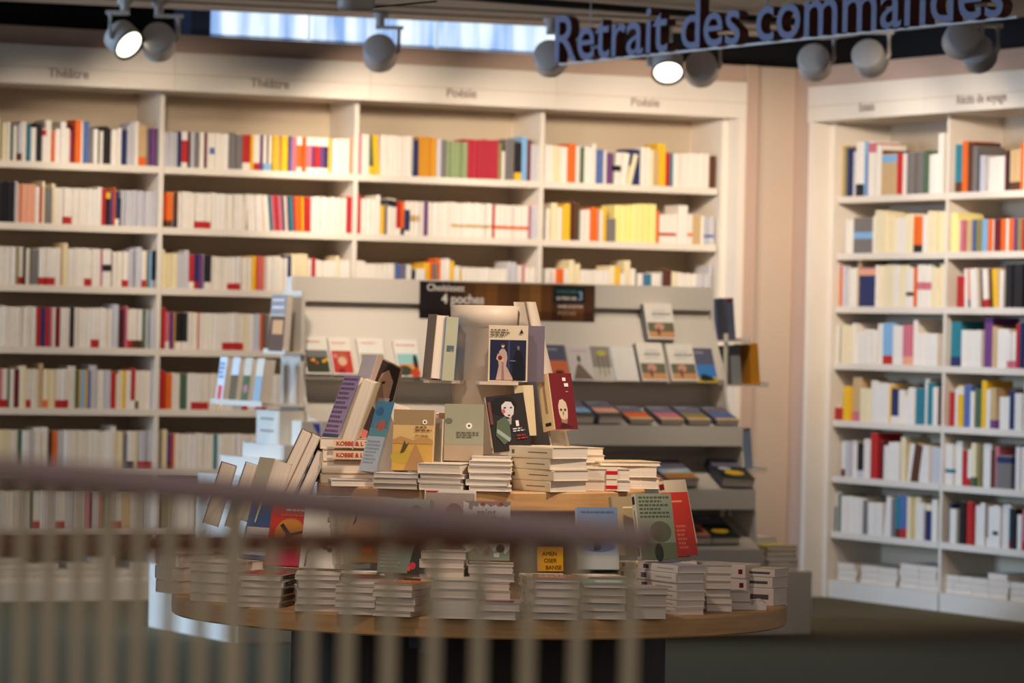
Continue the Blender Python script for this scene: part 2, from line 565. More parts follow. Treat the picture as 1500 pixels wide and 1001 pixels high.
# side, shelf, x range in the photograph, usual height in metres, runs of spines (colour, width, /count, +-height, marks)
ROWS = [
 ('L', 0, -20, 232, .195, 'C8+4 W9+4 I4-4 C6-3 W6-2 E3-6 W7-7 L6-4_D W8 T4-4 W7-9 K9-2 W6-10^R W9+4 O4-14 W7-10 W8+2 W5-8 P3-12 M5-2 O9+6 W4+4 B8+5 G6-4 W6-7 G3-9 W6-10 K6-2 K5-5 W8-8 W6-4 N9-6 L6 L5+6 W6+8 A12+3_O G5-2 V8-2 E4-2'),
 ('L', 0, 236, 517, .18, 'L24/5-2 N4 R9=V M5 L4 G8 W8 M2 W5 W9|B W12/2 W8 G9+2 G9-2 R12/2_W Y4 W5_R W4_R V6 W5_U K3_U W6_U Y8/2 A4 Y9 M4 B4 P7 O9= O4 P8= V5= R8= V8= N6= Y4 W28/4 O4'),
 ('L', 0, 524, 790, .205, 'P4+3 W7 W5 E8_Y~-5 Y7~-4 W47/8 N6-5 Q25/4 L6-3 G8/2-4 J30/5-5 X27/4 X17/3 I5-5 W5-18 G14/2+3 K8_Y-2 U8+8 M5+3 L14/2-6'),
 ('L', 0, 797, 1048, .19, 'W12/2 C10/2 W10/2 O10+5 W9/2 E3 W13/2 W6+7 B8-3 W6-4 V6-8 E3-8 W8|K~4-7 W10~8-7 C6~13-8 N14/2 W12/2+5 C5 A8 Y12+12 R5-3 T4-4 W8-4 W45/6-3 D8-5'),
 ('L', 1, -5, 232, .19, 'K24/5+4 L4+4 S24/4+1 W6-3 R3-3 C4+6 G9-4 C5+3 W12/2-4 W12/2_R-4 W36/7-4 W5 R6-2 K6^Y-6 V5-5 O2 N6_W-6 K3-16 L26/5-4 L18/3-4 L8/2-3'),
 ('L', 1, 235, 516, .18, 'O16/2_D-2 A4 D5_N W26/5 W24/4_R W50/8 W3 E2~-5 W22/4~-4 A2~-4 W10~-5 T3~-6 P4~-5 R6~-5 P5~-5 N4~-5 W3~-4 P4~-4 T5~-4 R3~-3 O10/2~-3 Y3~-2 R10/2~-1 W56/8 R8/1+3'),
 ('L', 1, 522, 786, .185, 'R5+5 W22/3-2 W6+5 Y7-12 G3-8 W14/2^K R6-4_W O6_K-4 N7=-4 W14/2|A-3 W8-3 V4-2 W35/5-3 W60/9!A-3 R4-3 W48/6!O-3 P5-3 L8-4'),
 ('L', 1, 799, 1046, .18, 'W8/2-6 C8+5 W8-2 Y9+4 D12/2+8 E4+6 W14/3-5 O9 W8/2-4 Y6 G12-18 H22/3+5 H36/4+8 O4-2 W28/3-8!R W13+9 W8-6!O A12-6 W4-8 L16/2-10!B'),
 ('L', 2, -3, 232, .185, 'W14/3 W4 W6 I4 W9/2_R K2 W8-2 G12-3 W16/3_R W8_R W7 A4+8 C8+8 W24/5 W12/2_R W12/2 P3 W12|K D3-6 W16/3-3 W8_R-3 L10/2 L9+5 W8_R I4 U3 K12/2_L'),
 ('L', 2, 236, 517, .175, 'C4+7 C18/4 L12/2 L8+6 R7_W N7_R V6 W3 K10/2_W W26/5-3 W18/3_R-3 E2-14 W16/3-2 Y5 O5 P3 O5 L5 W22/3 W10/2-2 N5+2 C28/4+5 W5-2 R4 W34/5-4 C5+4 W22/4-3'),
 ('L', 2, 522, 790, .155, 'W12/2+4 W38/5 R2 B8/2 P4 T3 W8 K4-8 W12/2-6 Y8+4 O4+5 G5+3 O5+12 W12/2+11 Y5+8 W9 Y5-5 W60/8-2 L12/2+10 W10+4 P4+6 W20/3'),
 ('L', 2, 797, 1044, .155, 'W18/3 O9/2 W8 C8+16 C10+10 W8 W33/4 C8+8 Y8+7 W9-4 C9+18 W6+4 E3-4 W8-4 B7-4 T7-4 W12/2-3 L4 D12/2+5 C8/2 W8 W22/3-2 L20/2-2 L5+14'),
 ('L', 3, -5, 232, .195, 'W36/6 W18/3 R7 N5 R4 V3 P4 W4 M5 R2 W8 W6 K5+3 W24/4 W12/2_R W18/3 L8+7 K4 M6 P3+5 W8_R W14/2_D E4 L20/3'),
 ('L', 3, 236, 440, .185, 'R5+7 P6_W V5 Y3 K15/2_W W14/2 O3 W30/5 W30/5_R C6 W8 L6 O7 G6 W18/3 R6 W20/4'),
 ('L', 4, -5, 232, .19, 'P6_R W8_R E3 W6 M7 C8+5 W8_R W12/2 A5+9 C5_O C12 W18/3_R W10/2+6 E4 Y3 U5 Y4 B4 L10+8 W10 L8 R8-2 W5-6 C5 Y4 W6 R6_W+4 W6_D W16/3 L12'),
 ('L', 4, 234, 440, .18, 'R6+5 O8 W12/2 E8 W5 W24/4_R W10/2 C5 W14/2 L12+8 R8 W10 V16/3_R W20/3 W24/4'),
 ('L', 5, -5, 232, .19, 'C16/2 W10/2 E4 W8 L8 W16/2+5 D5 O6 L8 W60/8 W6+9 C8 G5-4 W8_K C6 L18/3_R L8'),
 ('L', 5, 236, 460, .18, 'C6+7 V8_D O3 W52/7 T5 W50/7 W40/5 W40/6'),
 ('L', 6, -5, 232, .19, 'W30/5 E4 W8_R W12/2 W6_R W5_R L10 W8 P5 M3 L8 O4 N4 W12/2_R A10 W12 L16/2'),
 ('L', 6, 236, 440, .185, 'I8 W12/2 W14/2 A12 W30/5 M8 W30/5 L30/4'),
 ('R', 0, 1222, 1382, .235, 'U4+10 M4+10 A8/2+10 I3+8 N8/2+6 L3 W8+14_K U3+14 B5-4 W7+14^P T3-2 W5+8 D2 A19-6^U R3-6 W9-6 G19/2-6 E4-4 W14/2-10 W6+22'),
 ('R', 0, 1387, 1518, .23, 'T18+4_D O8+8 D9+6 G6 N5-12 L8/2-14 W22/3-16 M4-14 K5-10 A14/2-8_D O6 W15/2'),
 ('R', 1, 1240, 1382, .195, 'W12/2-4 G26-2|U W3 C8+8 C10+6 C10/2 W14/2-4 C10+2 O9-2_K W10/2 C12/2+4 C8+4'),
 ('R', 1, 1396, 1518, .165, 'H8+10 W3 P5 R3 A6 B2 I8/2 U6 O7/2 W3 M8 O5 W4 O7 V3 I7 R6 B3 L8'),
 ('R', 2, 1223, 1382, .215, 'A9^U O4 L4 W12/2-3 A6+10 N26/1^S-2 W3 C20/2 W6 C12 W10!K-4 O7-3 W16/2|P C9-4 C8+2'),
 ('R', 2, 1402, 1518, .195, 'R7-10 W8~-3 O5_K~-3 W9~-4 D6~-5 W6_R~-5 D5~-5 Y6~-6 A6~-6 W4-2 K40/5+6'),
 ('R', 3, 1224, 1376, .20, 'W5 D3 C12 W4+3 W14/2-10 W12/2-6 W6+3 U15+4_R W12/2 P9_S+2 W5+10 W28/4-10'),
 ('R', 3, 1388, 1518, .205, 'T14_N+6 W28/4-6 V10+14 A5 W16/3-3 W10/2-8_P R4+4 N4+6 T14_O+10'),
 ('R', 4, 1222, 1382, .195, 'R14-36 Y8-4 A12+10_P C12-6 W8+6 W18/2+2 Y2 N8_W-4 W7-6 W7-14 W8-2 T10-2 W5+12 T8+6 W6 D6'),
 ('R', 4, 1390, 1518, .195, 'R7-6 W4 Y6^W+4 B8+5 W4-4 E7 Y5+12 W5 A6_V+2 W14/2-10 N6 W8-4 W12/2+18'),
 ('R', 5, 1230, 1382, .19, 'W9_M-2 L10/2 W5-4 K7-2_L W10+4 R8+14 M4+2 W8-4 W14/2+2 K2 C5+10 W8~7 D10~12 W12 L12/2-2 M3-2'),
 ('R', 5, 1385, 1518, .205, 'W10!T W8+4 R8-8 W5_R-6 T3 C6_E+3 I4 W10+3 D6-4 P4 G18-12^N N6+4 W10/2+2 W12/2+6'),
 ('R', 6, 1211, 1382, .20, 'G12-20 W6+2 E4 W16/2-3 W18/2-4 G8-6 W20/2-8 W12~8 G6 T9_D+4 B9_R+6 C14/2+4 W10-3 N8^C-2 W8+3 E3 C6-2'),
 ('R', 6, 1390, 1518, .20, 'N3 W9-8 K12/2+4 O3 R8+4 W10 W6+4 G5_W W6 W8!K+2 W3 W10/2+4 T4_R K7 W6-8 P10_R Y4_R W6'),
]
BAYN = {('L', -1): 'far left bay', ('L', 0): 'second bay', ('L', 1): 'third bay', ('L', 2): 'corner bay', ('R', 0): 'first right-wall bay', ('R', 1): 'last right-wall bay'}


def c_of(k, j=0.03):
    v = random.uniform(1 - j, 1 + j)
    return tuple(min(1, x * v) for x in lin(PAL[k]))


def spine_book(mb, w_, h, d, colk, marks, M=None):
    """upright closed book: spine faces -y; w_ thick, h high, d deep; cream page block shows at the head"""
    c = c_of(colk)
    r = min(0.003, w_ * 0.25)
    bands = [(0, 1, c)]
    for mk, k2 in marks:
        c2 = c_of(k2)
        if mk == '_': bands = [(0, .03, c), (.03, .26, c2), (.26, 1, c)] if k2 in 'RDKOEPBSUTNVML' and colk in 'WCLKPTUNRAY' else [(0, .26, c2), (.26, 1, c)]
        if mk == '^': bands = [(0, .8, c), (.8, .97, c2), (.97, 1, c)]
        if mk == '|': bands = [(0, .45, c), (.45, .62, c2), (.62, 1, c)]
        if mk == '!': bands = [(0, .33, c), (.33, .42, c2), (.42, 1, c)]
        if mk == '=': bands = [(0, .2, c_of('W')), (.2, .78, c), (.78, 1, c_of('W'))]
    x0, x1 = -w_ / 2, w_ / 2
    for a, b2, cc in bands:
        z0, z1 = a * h, b2 * h
        vs = []
        for z in (z0, z1):
            vs += [(x0, d, z), (x0, r, z), (x0 + r, 0, z), (x1 - r, 0, z), (x1, r, z), (x1, d, z)]
        mb.add(vs, [(i, i + 1, i + 7, i + 6) for i in range(5)], cc, 0, M)
    t = min(0.0012, w_ * .2)
    pc = lin((226, 206, 176))
    for zc in (0.0, h):
        mb.add([(x0, r, zc), (x0 + r, 0, zc), (x1 - r, 0, zc), (x1, r, zc), (x1, d, zc), (x0, d, zc)], [(0, 1, 2, 3, 4, 5) if zc else (5, 4, 3, 2, 1, 0)], c, 0, M)
    mb.box((x0 + t, r + .002, h - .003), (x1 - t, d - .002, h + .0006), pc, 0, M)
    mb.add([(x0 + t, d - .001, 0.002), (x1 - t, d - .001, 0.002), (x1 - t, d - .001, h), (x0 + t, d - .001, h)], [(3, 2, 1, 0)], pc, 0, M)


def parse(tok):
    colk = tok[0]
    i = 1
    num = ''
    while i < len(tok) and tok[i].isdigit():
        num += tok[i]; i += 1
    wpx = float(num)
    n = 1
    dh = 0
    ln = 0
    marks = []
    while i < len(tok):
        ch = tok[i]
        if ch == '/':
            j = i + 1
            while j < len(tok) and tok[j].isdigit(): j += 1
            n = int(tok[i + 1:j]); i = j
        elif ch in '+-':
            j = i + 1
            while j < len(tok) and tok[j].isdigit(): j += 1
            dh = int(tok[i:j]); i = j
        elif ch == '~':
            j = i + 1
            if tok[j] == '-': j += 1
            while j < len(tok) and tok[j].isdigit(): j += 1
            ln = int(tok[i + 1:j]); i = j
        elif ch == '=':
            marks.append(('=', 'W')); i += 1
        elif ch in '_^|!' and i + 1 < len(tok) and tok[i + 1] in PAL:
            marks.append((ch, tok[i + 1])); i += 2
        else:
            i += 1
    return colk, wpx, n, dh, ln, marks


runs = []
for side, row, xa, xb, hh, txt in ROWS:
    Fm = FL if side == 'L' else FR
    zs = (ZL if side == 'L' else ZR)[row] + SH - 0.009
    toks = [parse(t) for t in txt.split()]
    tot = sum(t[1] for t in toks)
    yy = {'L': [240, 325, 415, 510, 600, 690, 780], 'R': [285, 370, 450, 535, 625, 710, 795]}[side][row]
    ua, ub = hit_w(xa, yy, Fm, 0.025).x, hit_w(xb, yy, Fm, 0.025).x
    x = ua
    names = []
    rr = []
    for colk, wpx, n, dh, ln, marks in toks:
        wu = wpx / tot * (ub - ua)
        bs = []
        ww = [random.uniform(.8, 1.2) for _ in range(n)]
        sw = sum(ww)
        sc = 350 if side == 'L' else 300
        for q_ in ww:
            w1 = wu * q_ / sw
            h = hh + dh / sc + (random.uniform(-.003, .003) if n > 1 else 0)
            h = min(h, 0.246 if row else 0.30)
            bs.append((x + w1 / 2, w1 * 0.97, h, ln, random.uniform(.008, .035)))
            x += w1
        rr.append(dict(side=side, row=row, col=colk, marks=marks, books=bs, Fm=Fm, z=zs, area=wu / n * (hh + dh / sc) * (1 if side == 'L' else .62)))
    bay = int(math.floor((ua + ub) / 2))
    for i, r_ in enumerate(rr):
        r_['bay'] = bay
        r_['prev'] = CNAME[rr[i - 1]['col']] if i else None
        r_['next'] = CNAME[rr[i + 1]['col']] if i + 1 < len(rr) else None
        mk = r_['marks']
        nm = CNAME[r_['col']]
        if mk:
            k2 = CNAME[mk[0][1]]
            nm += {'_': ' spine with %s foot', '^': ' spine with %s head band', '|': ' spine with %s middle mark', '!': ' spine with small %s mark', '=': ' centred spine with %s ends'}[mk[0][0]] % k2
        else:
            nm += ' spine'
        r_['nm'] = nm
    runs += rr
runs_sorted = sorted(runs, key=lambda r_: -r_['area'])
cnt = 0
for r_ in runs_sorted:
    if cnt + len(r_['books']) <= 298 and not (r_['row'] >= 5 and r_['side'] == 'L' and r_['books'][0][0] > .45):
        r_['solo'] = True
        cnt += len(r_['books'])
used = {}


def uniq(lb):
    """keeps each label the first time; later look-alikes get an ordinal"""
    used[lb] = used.get(lb, 0) + 1
    return used[lb]


stuff = MB()
by_row = {}
for r_ in runs:
    by_row.setdefault((r_['side'], r_['row'], r_['bay']), []).append(r_)
ORDN = ['first', 'second', 'third', 'fourth', 'fifth', 'sixth', 'seventh', 'eighth', 'ninth', 'tenth']
for key, rr in by_row.items():
    side, row, bay = key
    where = '%s shelf, %s' % (ORD[row], BAYN[(side, bay)])
    same = {}
    for r_ in rr:
        same.setdefault(r_['nm'], []).append(r_)
    for r_ in rr:
        Fm = r_['Fm']
        n = len(r_['books'])
        lb = r_['nm']
        if len(same[r_['nm']]) > 1:
            k = same[r_['nm']].index(r_)
            p_, n_ = r_['prev'], r_['next']
            sig = [(q_['prev'], q_['next']) for q_ in same[r_['nm']]]
            if p_ and n_ and sig.count((p_, n_)) == 1:
                lb += (' between %s and %s' % (p_, n_)) if p_ != n_ else ' between two %s ones' % p_
            else:
                lb += ', %s such %s from left' % (ORDN[min(k, 9)], 'run' if n > 1 else 'book')
        lb = lb + ', ' + where
        for (u, w1, h, ln, dp) in r_['books']:
            L = R(ln)
            M = Fm @ T(u, dp, r_['z'] + abs(math.sin(L)) * w1 / 2) @ Matrix.Rotation(L, 4, 'Y')
            if r_.get('solo'):
                mb = MB()
                spine_book(mb, w1, h, 0.15, r_['col'], r_['marks'])
                o = mb.build('shelf_book', SPINES, None, M)
                tag(o, lb, 'book', 'books on the %s' % where)
            else:
                spine_book(stuff, w1, h, 0.15, r_['col'], r_['marks'], M)
tag(stuff.build('shelf_books', SPINES), 'thinner book spines filling the gaps along all the wall shelves', 'books', kind='stuff')


# ------------------------------------------------------------------ loose books with cover, page block and print
def rgb(c):
    return lin(c if isinstance(c, tuple) else PAL[c])


def shapes_mesh(shapes, W, H, z):
    """flat print on the front cover; unit square, origin bottom left"""
    mb = MB()
    lift = 0.0
    for s in shapes:
        lift += 0.00025
        zz = z + lift
        k = s[0]
        if k == 'r':
            x0, y0, x1, y1 = s[1:5]
            vs = [(x0, y0), (x1, y0), (x1, y1), (x0, y1)]
        elif k == 'e':
            cx, cy, rx, ry = s[1:5]
            vs = [(cx + rx * math.cos(2 * PI * i / 20), cy + ry * math.sin(2 * PI * i / 20)) for i in range(20)]
        elif k == 'l':      # lines of small print: x0,y0,x1,y1,n
            x0, y0, x1, y1, n = s[1:6]
            for i in range(n):
                ya = y0 + (y1 - y0) * (i + .2) / n
                yb = y0 + (y1 - y0) * (i + .75) / n
                xe = x1 - (x1 - x0) * random.uniform(0, .35)
                xs = x0
                while xs < xe:
                    wv = random.uniform(.05, .13)
                    mb.add([(xs * W, (ya - .5) * H, zz), (min(xs + wv, xe) * W, (ya - .5) * H, zz), (min(xs + wv, xe) * W, (yb - .5) * H, zz), (xs * W, (yb - .5) * H, zz)], [(0, 1, 2, 3)], rgb(s[-1]))
                    xs += wv + .025
            continue
        else:
            vs = s[1]
        mb.add([(x * W, (y - .5) * H, zz) for x, y in vs], [tuple(range(len(vs)))], rgb(s[-1]))
    return mb


def make_book(M, W, H, Tk, col, label, cat='book', group=None, name='paperback', front=None, spine=None, name2=None, curl=0):
    """closed paperback lying flat: spine at x=0, tail at -y, front cover up"""
    t = thing(name, label, cat, M, group)
    c = rgb(col)
    mb = MB()
    b = 0.0012
    e = 0.0008
    mb.box((0, -H / 2, 0), (W, H / 2, b), c)
    mb.box((0, -H / 2, Tk - b), (W, H / 2, Tk), c)
    mb.add([(0, -H / 2, b), (-e, -H / 2, b + .001), (-e, -H / 2, Tk - b - .001), (0, -H / 2, Tk - b), (b, -H / 2, Tk - b), (b, -H / 2, b),
            (0, H / 2, b), (-e, H / 2, b + .001), (-e, H / 2, Tk - b - .001), (0, H / 2, Tk - b), (b, H / 2, Tk - b), (b, H / 2, b)],
           [(0, 1, 2, 3, 4, 5), (11, 10, 9, 8, 7, 6)] + [((i + 1) % 6, i, i + 6, (i + 1) % 6 + 6) for i in range(6)], c)
    if spine:
        for (x0, y0, x1, y1, cc) in spine:      # along the height, across the thickness
            ya, yb = (x0 - .5) * H, (x1 - .5) * H
            za, zb = b + y0 * (Tk - 2 * b), b + y1 * (Tk - 2 * b)
            mb.add([(-e - .0003, ya, za), (-e - .0003, yb, za), (-e - .0003, yb, zb), (-e - .0003, ya, zb)], [(3, 2, 1, 0)], rgb(cc))
    mb.build('cover', PRINT, t)
    mb = MB()
    mb.box((b, -H / 2 + .0022, b), (W - .0022, H / 2 - .0022, Tk - b))
    mb.build('page_block', M_PAGE, t)
    if front:
        shapes_mesh(front, W, H, Tk).build('cover_print', PRINT, t)
    return t


def lay(x, y, z, yaw, W):
    """matrix of a flat book whose centre is at x, y"""
    return T(x, y, z) @ Matrix.Rotation(yaw, 4, 'Z') @ T(-W / 2, 0, 0)


def stand(p, out_ang, lean, W, H, roll=0.0):
    """p: bottom centre of the front cover; out_ang: direction the cover faces; lean back in radians"""
    o = Vector((math.cos(out_ang), math.sin(out_ang), 0))
    u_ = Vector((0, 0, 1))
    X = u_.cross(o)
    Y = math.cos(lean) * u_ - math.sin(lean) * o
    Z = math.cos(lean) * o + math.sin(lean) * u_
    M = Matrix(((X.x, Y.x, Z.x, p.x), (X.y, Y.y, Z.y, p.y), (X.z, Y.z, Z.z, p.z), (0, 0, 0, 1)))
    return M @ Matrix.Rotation(roll, 4, 'Z') @ T(-W / 2, H / 2, 0)


# ------------------------------------------------------------------ two tier round display table
TC = at_y(702, 880, 10.75)
XC, YC = TC.x, 10.75
ZLOW = hit_z(702, 877, 0.59) and 0.592
ZUP = 0.886
RL, RU = 0.803, 0.431
table = thing('display_table', 'round two-tier oak-edged book table on a dark base', 'table', T(XC, YC, 0))
mb = MB()
mb.lathe([(0, ZLOW - .05), (RL - .004, ZLOW - .05), (RL, ZLOW - .046), (RL, ZLOW - .004), (RL - .004, ZLOW), (0, ZLOW)], 96)
mb.build('lower_tabletop', M_WOOD, table, smooth=False)
mb = MB()
mb.lathe([(0, ZUP - .05), (RU - .004, ZUP - .05), (RU, ZUP - .046), (RU, ZUP - .004), (RU - .004, ZUP), (0, ZUP)], 80)
mb.build('upper_tabletop', M_WOOD, table)
mb = MB()
mb.lathe([(0, 0), (.49, 0), (.49, ZLOW - .05), (0, ZLOW - .05)], 64)
mb.build('base', M_BASE, table, smooth=False)
mb = MB()
for (a, b_, r_) in ((-.045, -.01, 0), (-.02, .02, 1), (.03, .05, 0)):
    mb.add([(a * .9 - .13, -.4925 + .0 , ZLOW - .10 - r_ * .01), (b_ * .9 - .13, -.4925, ZLOW - .10 - r_ * .01), (b_ * .9 - .13, -.4925, ZLOW - .07 - r_ * .01), (a * .9 - .13, -.4925, ZLOW - .07 - r_ * .01)], [(0, 1, 2, 3)])
mb.build('base_emblem', mat('faint_blue_emblem', (84, 92, 120), .6), table, T(0, .016, 0))
mb = MB()
mb.lathe([(.30, ZLOW), (.26, ZUP - .05)], 64)
mb.build('drum', mat('drum_grey_beige', (150, 136, 118), .6), table, smooth=True)
# central column with an open collar
mb = MB()
ctop = CAMZ + .066
mb.lathe([(.082, ZUP), (.082, ctop - .055), (.089, ctop - .05), (.092, ctop), (.086, ctop), (.083, ctop - .05), (.06, ctop - .06), (0, ctop - .06)], 48)
mb.build('column', M_COLUMN, table, smooth=True)
# tapering curved sail behind and to the right of the column
mb = MB()
n = 14
vs = []
for i in range(n + 1):
    a = R(-38) + R(95) * i / n
    for (r_, z_) in ((.245, ZUP), (.12, ctop + .012), (.113, ctop + .012), (.238, ZUP)):
        vs.append((r_ * math.cos(a) + .012, r_ * math.sin(a) + .02, z_))
fs = []
for i in range(n):
    for q_ in range(4):
        fs.append((i * 4 + q_, (i + 1) * 4 + q_, (i + 1) * 4 + (q_ + 1) % 4, i * 4 + (q_ + 1) % 4))
fs += [(3, 2, 1, 0), (n * 4, n * 4 + 1, n * 4 + 2, n * 4 + 3)]
mb.add(vs, fs)
mb.build('sail_panel', M_COLUMN, table, smooth=True)
# small ledges carrying books on the column
LED_R = CAMZ - (560 - 486) / F * 10.6
for nm_, (ax, ay, bx, by) in {'r': (-.02, -.20, .09, -.07), 'l': (-.155, -.10, -.05, .02)}.items():
    mb = MB()
    mb.box((ax, ay, LED_R - .008), (bx, by, LED_R), bev=.01)
    mb.build('ledge', M_COLUMN, table)


def ring(px, r, py):
    """point on the circle of radius r round the table seen at (px, py): near side"""
    d = ray(px, py)
    kx = d.x / d.y
    # (k*y - XC)^2 + (y-YC)^2 = r^2
    a = kx * kx + 1
    b2 = -2 * (kx * XC + YC)
    c = XC * XC + YC * YC - r * r
    disc = b2 * b2 - 4 * a * c
    y = (-b2 - math.sqrt(max(disc, 0))) / (2 * a)
    x = kx * y
    z = CAMZ + d.z / d.y * y
    return Vector((x, y, z))


def outang(p):
    return math.atan2(p.y - YC, p.x - XC)


def stack(px, z0, r, spec, desc, group, W=.11, H=.178, yaw=None, jit=.004, py=880, cols=None, spines=None, top=None, flip=False):
    """spec: list of thicknesses bottom to top"""
    p = ring(px, r, py)
    oa = outang(p)
    if yaw is None:
        yaw = (oa + PI / 2) * .55
    z = z0
    n = len(spec)
    names = {0: 'bottom', n - 1: 'topmost'}
    for i, tk in enumerate(spec):
        col = (cols[i % len(cols)] if cols else random.choice([(232, 224, 212), (226, 214, 196), (214, 208, 206)]))
        pos = names.get(i) or ORDN[i]
        if n > 1:
            lb = ('%s book of the %s' if i in names else '%s book up in the %s') % (pos, desc)
        else:
            lb = 'single book lying flat, the ' + desc
        y2 = yaw + (PI if flip and i % 2 else 0) + random.uniform(-.04, .04)
        make_book(lay(p.x + random.uniform(-jit, jit), p.y + random.uniform(-jit, jit), z, y2, W), W, H, tk - .0010, col, lb, 'book', group,
                  spine=(spines if spines else [(.1, .3, .6, .7, (150, 140, 130)), (.85, .2, .93, .8, (60, 56, 60))]), front=(top if i == n - 1 else None))
        z += tk
    return p, z


LG = 'paperback stacks on the lower tier'
UG = 'paperback stacks on the upper tier'
Z0 = ZLOW + .0006
# front ring of the lower tier, left to right
LBL = [(.1, .2, .95, .8, (222, 180, 180)), (.75, .2, .9, .8, (200, 190, 190))]
stack(281, Z0, .735, [.034, .034, .034], 'shrink-wrapped pink-edged stack at the left rim', LG, W=.105, cols=[(222, 196, 196)], spines=LBL, yaw=-.9, H=.15)
stack(334, Z0, .71, [.022, .026, .028, .024], 'left stack with dark spine labels', LG, yaw=-.5, cols=[(226, 212, 188)], spines=[(.05, .05, .3, .95, 'K'), (.6, .2, .8, .8, 'I')])
stack(393, Z0, .715, [.013, .016, .021, .017, .016], 'stack below the red cover', LG, yaw=PI - .2, cols=[(226, 212, 190)], spines=[(.1, .1, .9, .9, 'K'), (.3, .4, .7, .6, 'W')], top=[('r', 0, 0, 1, 1, 'R')])
stack(466, Z0, .715, [.018, .018, .022, .02, .014], 'stack below the white tree cover', LG, yaw=.06)
stack(531, Z0, .73, [.018, .018, .018, .018], 'stack left of the orange-topped one', LG, yaw=PI - .15, W=.1, spines=[(.1, .1, .2, .9, 'K'), (.5, .3, .8, .7, 'G')])
make_book(lay(*(ring(533, .71, 860).xy), Z0 + .0725, .3, .12) , .12, .185, .014, (214, 200, 190), 'twisted book lying across the stack left of the orange-topped one', 'book', LG, front=[('r', 0, 0, 1, 1, (120, 76, 52))])
stack(592, Z0, .735, [.013, .016, .018, .018, .016], 'orange-topped front stack', LG, yaw=-.28,W=.10, top=[('r', 0, 0, 1, 1, 'O'), ('l', .1, .3, .9, .8, 5, 'C')], cols=[(214, 200, 184)])
stack(667, Z0, .74, [.05, .022, .022], 'front stack of thick books below the grey cover', LG, yaw=.03)
stack(734, Z0, .765, [.021, .021], 'low front stack of two books in the middle', LG, yaw=-.12, W=.10, H=.15, top=[('r', 0, 0, 1, 1, (206, 176, 176)), ('r', .1, .1, .8, .6, (120, 80, 80))])
stack(813, Z0, .73, [.017, .019, .018, .02, .017, .01], 'tall even stack below the yellow notice', LG, yaw=0, top=[('r', 0, 0, 1, 1, (206, 130, 90)), ('l', .1, .2, .9, .9, 4, 'W')], cols=[(196, 184, 176)])
stack(882, Z0, .73, [.02, .02, .017, .02, .012], 'stack below the blue and white cover', LG, yaw=.03, top=[('r', 0, 0, 1, 1, (150, 190, 180)), ('r', .3, .2, .9, .7, 'W')], cols=[(200, 190, 176)])
stack(940, Z0, .745, [.03, .03, .016], 'stack with a curled pink-spined top book', LG, yaw=.28, W=.085, H=.15, cols=[(214, 190, 184)])
SPB = [(.72, .2, .86, .8, 'N'), (.1, .4, .5, .6, (180, 176, 176))]
stack(982, Z0, .65, [.018, .018, .022, .022, .024, .02], 'big stack of blue-labelled spines at the right', LG, yaw=.52, W=.085, H=.19, cols=[(228, 222, 216)], spines=SPB, top=[('r', 0, 0, 1, 1, (200, 204, 226)), ('l', .1, .5, .9, .9, 3, 'N')])
stack(1044, Z0, .66, [.019, .018, .02, .02, .019, .022], 'dark-shadowed tall stack with navy spine marks', LG, yaw=.12, W=.066, cols=[(206, 198, 192)], spines=SPB)
stack(1079, Z0, .70, [.02, .025], 'small stack of two at the right rim', LG, yaw=.10, W=.065, H=.11, cols=[(206, 196, 188)])
SPW = [(.1, .35, .55, .65, (90, 84, 84)), (.62, .4, .8, .6, (140, 130, 130))]
stack(1110, Z0, .60, [.046, .028, .022], 'stack with a yellow illustrated top at the right rim', LG, yaw=1.1, W=.10, H=.135, cols=[(226, 214, 204)], spines=SPW, top=[('r', 0, 0, 1, 1, 'Y'), ('p', [(0, .5), (.3, .6), (.5, .4), (.8, .7), (1, .5), (1, 0), (0, 0)], (238, 222, 190)), ('l', .05, .55, .95, .95, 4, 'M')])
stack(1050, Z0, .40, [.035, .035, .035], 'pale stack behind the yellow-topped one', LG, yaw=1.2, W=.12, H=.19, cols=[(226, 214, 204)], spines=[(.04, .3, .1, .7, 'M')])
pp = ring(1108, .76, 885)
mb = MB()
vs, n = [], 10
for i in range(n + 1):
    a = i / n
    vs += [(-.02 + .045 * a, 0, .006 + .016 * math.sin(a * PI * .8)), (-.02 + .045 * a, .06, .006 + .02 * math.sin(a * PI * .8)), (-.02 + .045 * a, .06, 0), (-.02 + .045 * a, 0, 0)]
fs = [(i * 4 + q_, (i + 1) * 4 + q_, (i + 1) * 4 + (q_ + 1) % 4, i * 4 + (q_ + 1) % 4) for i in range(n) for q_ in range(4)] + [(0, 1, 2, 3), (n * 4 + 3, n * 4 + 2, n * 4 + 1, n * 4)]
mb.add(vs, fs, lin((225, 214, 206)))
tag(mb.build('booklet', PRINT, None, T(pp.x, pp.y - .01, Z0)), 'little curled booklet at the right rim of the lower tier', 'booklet')

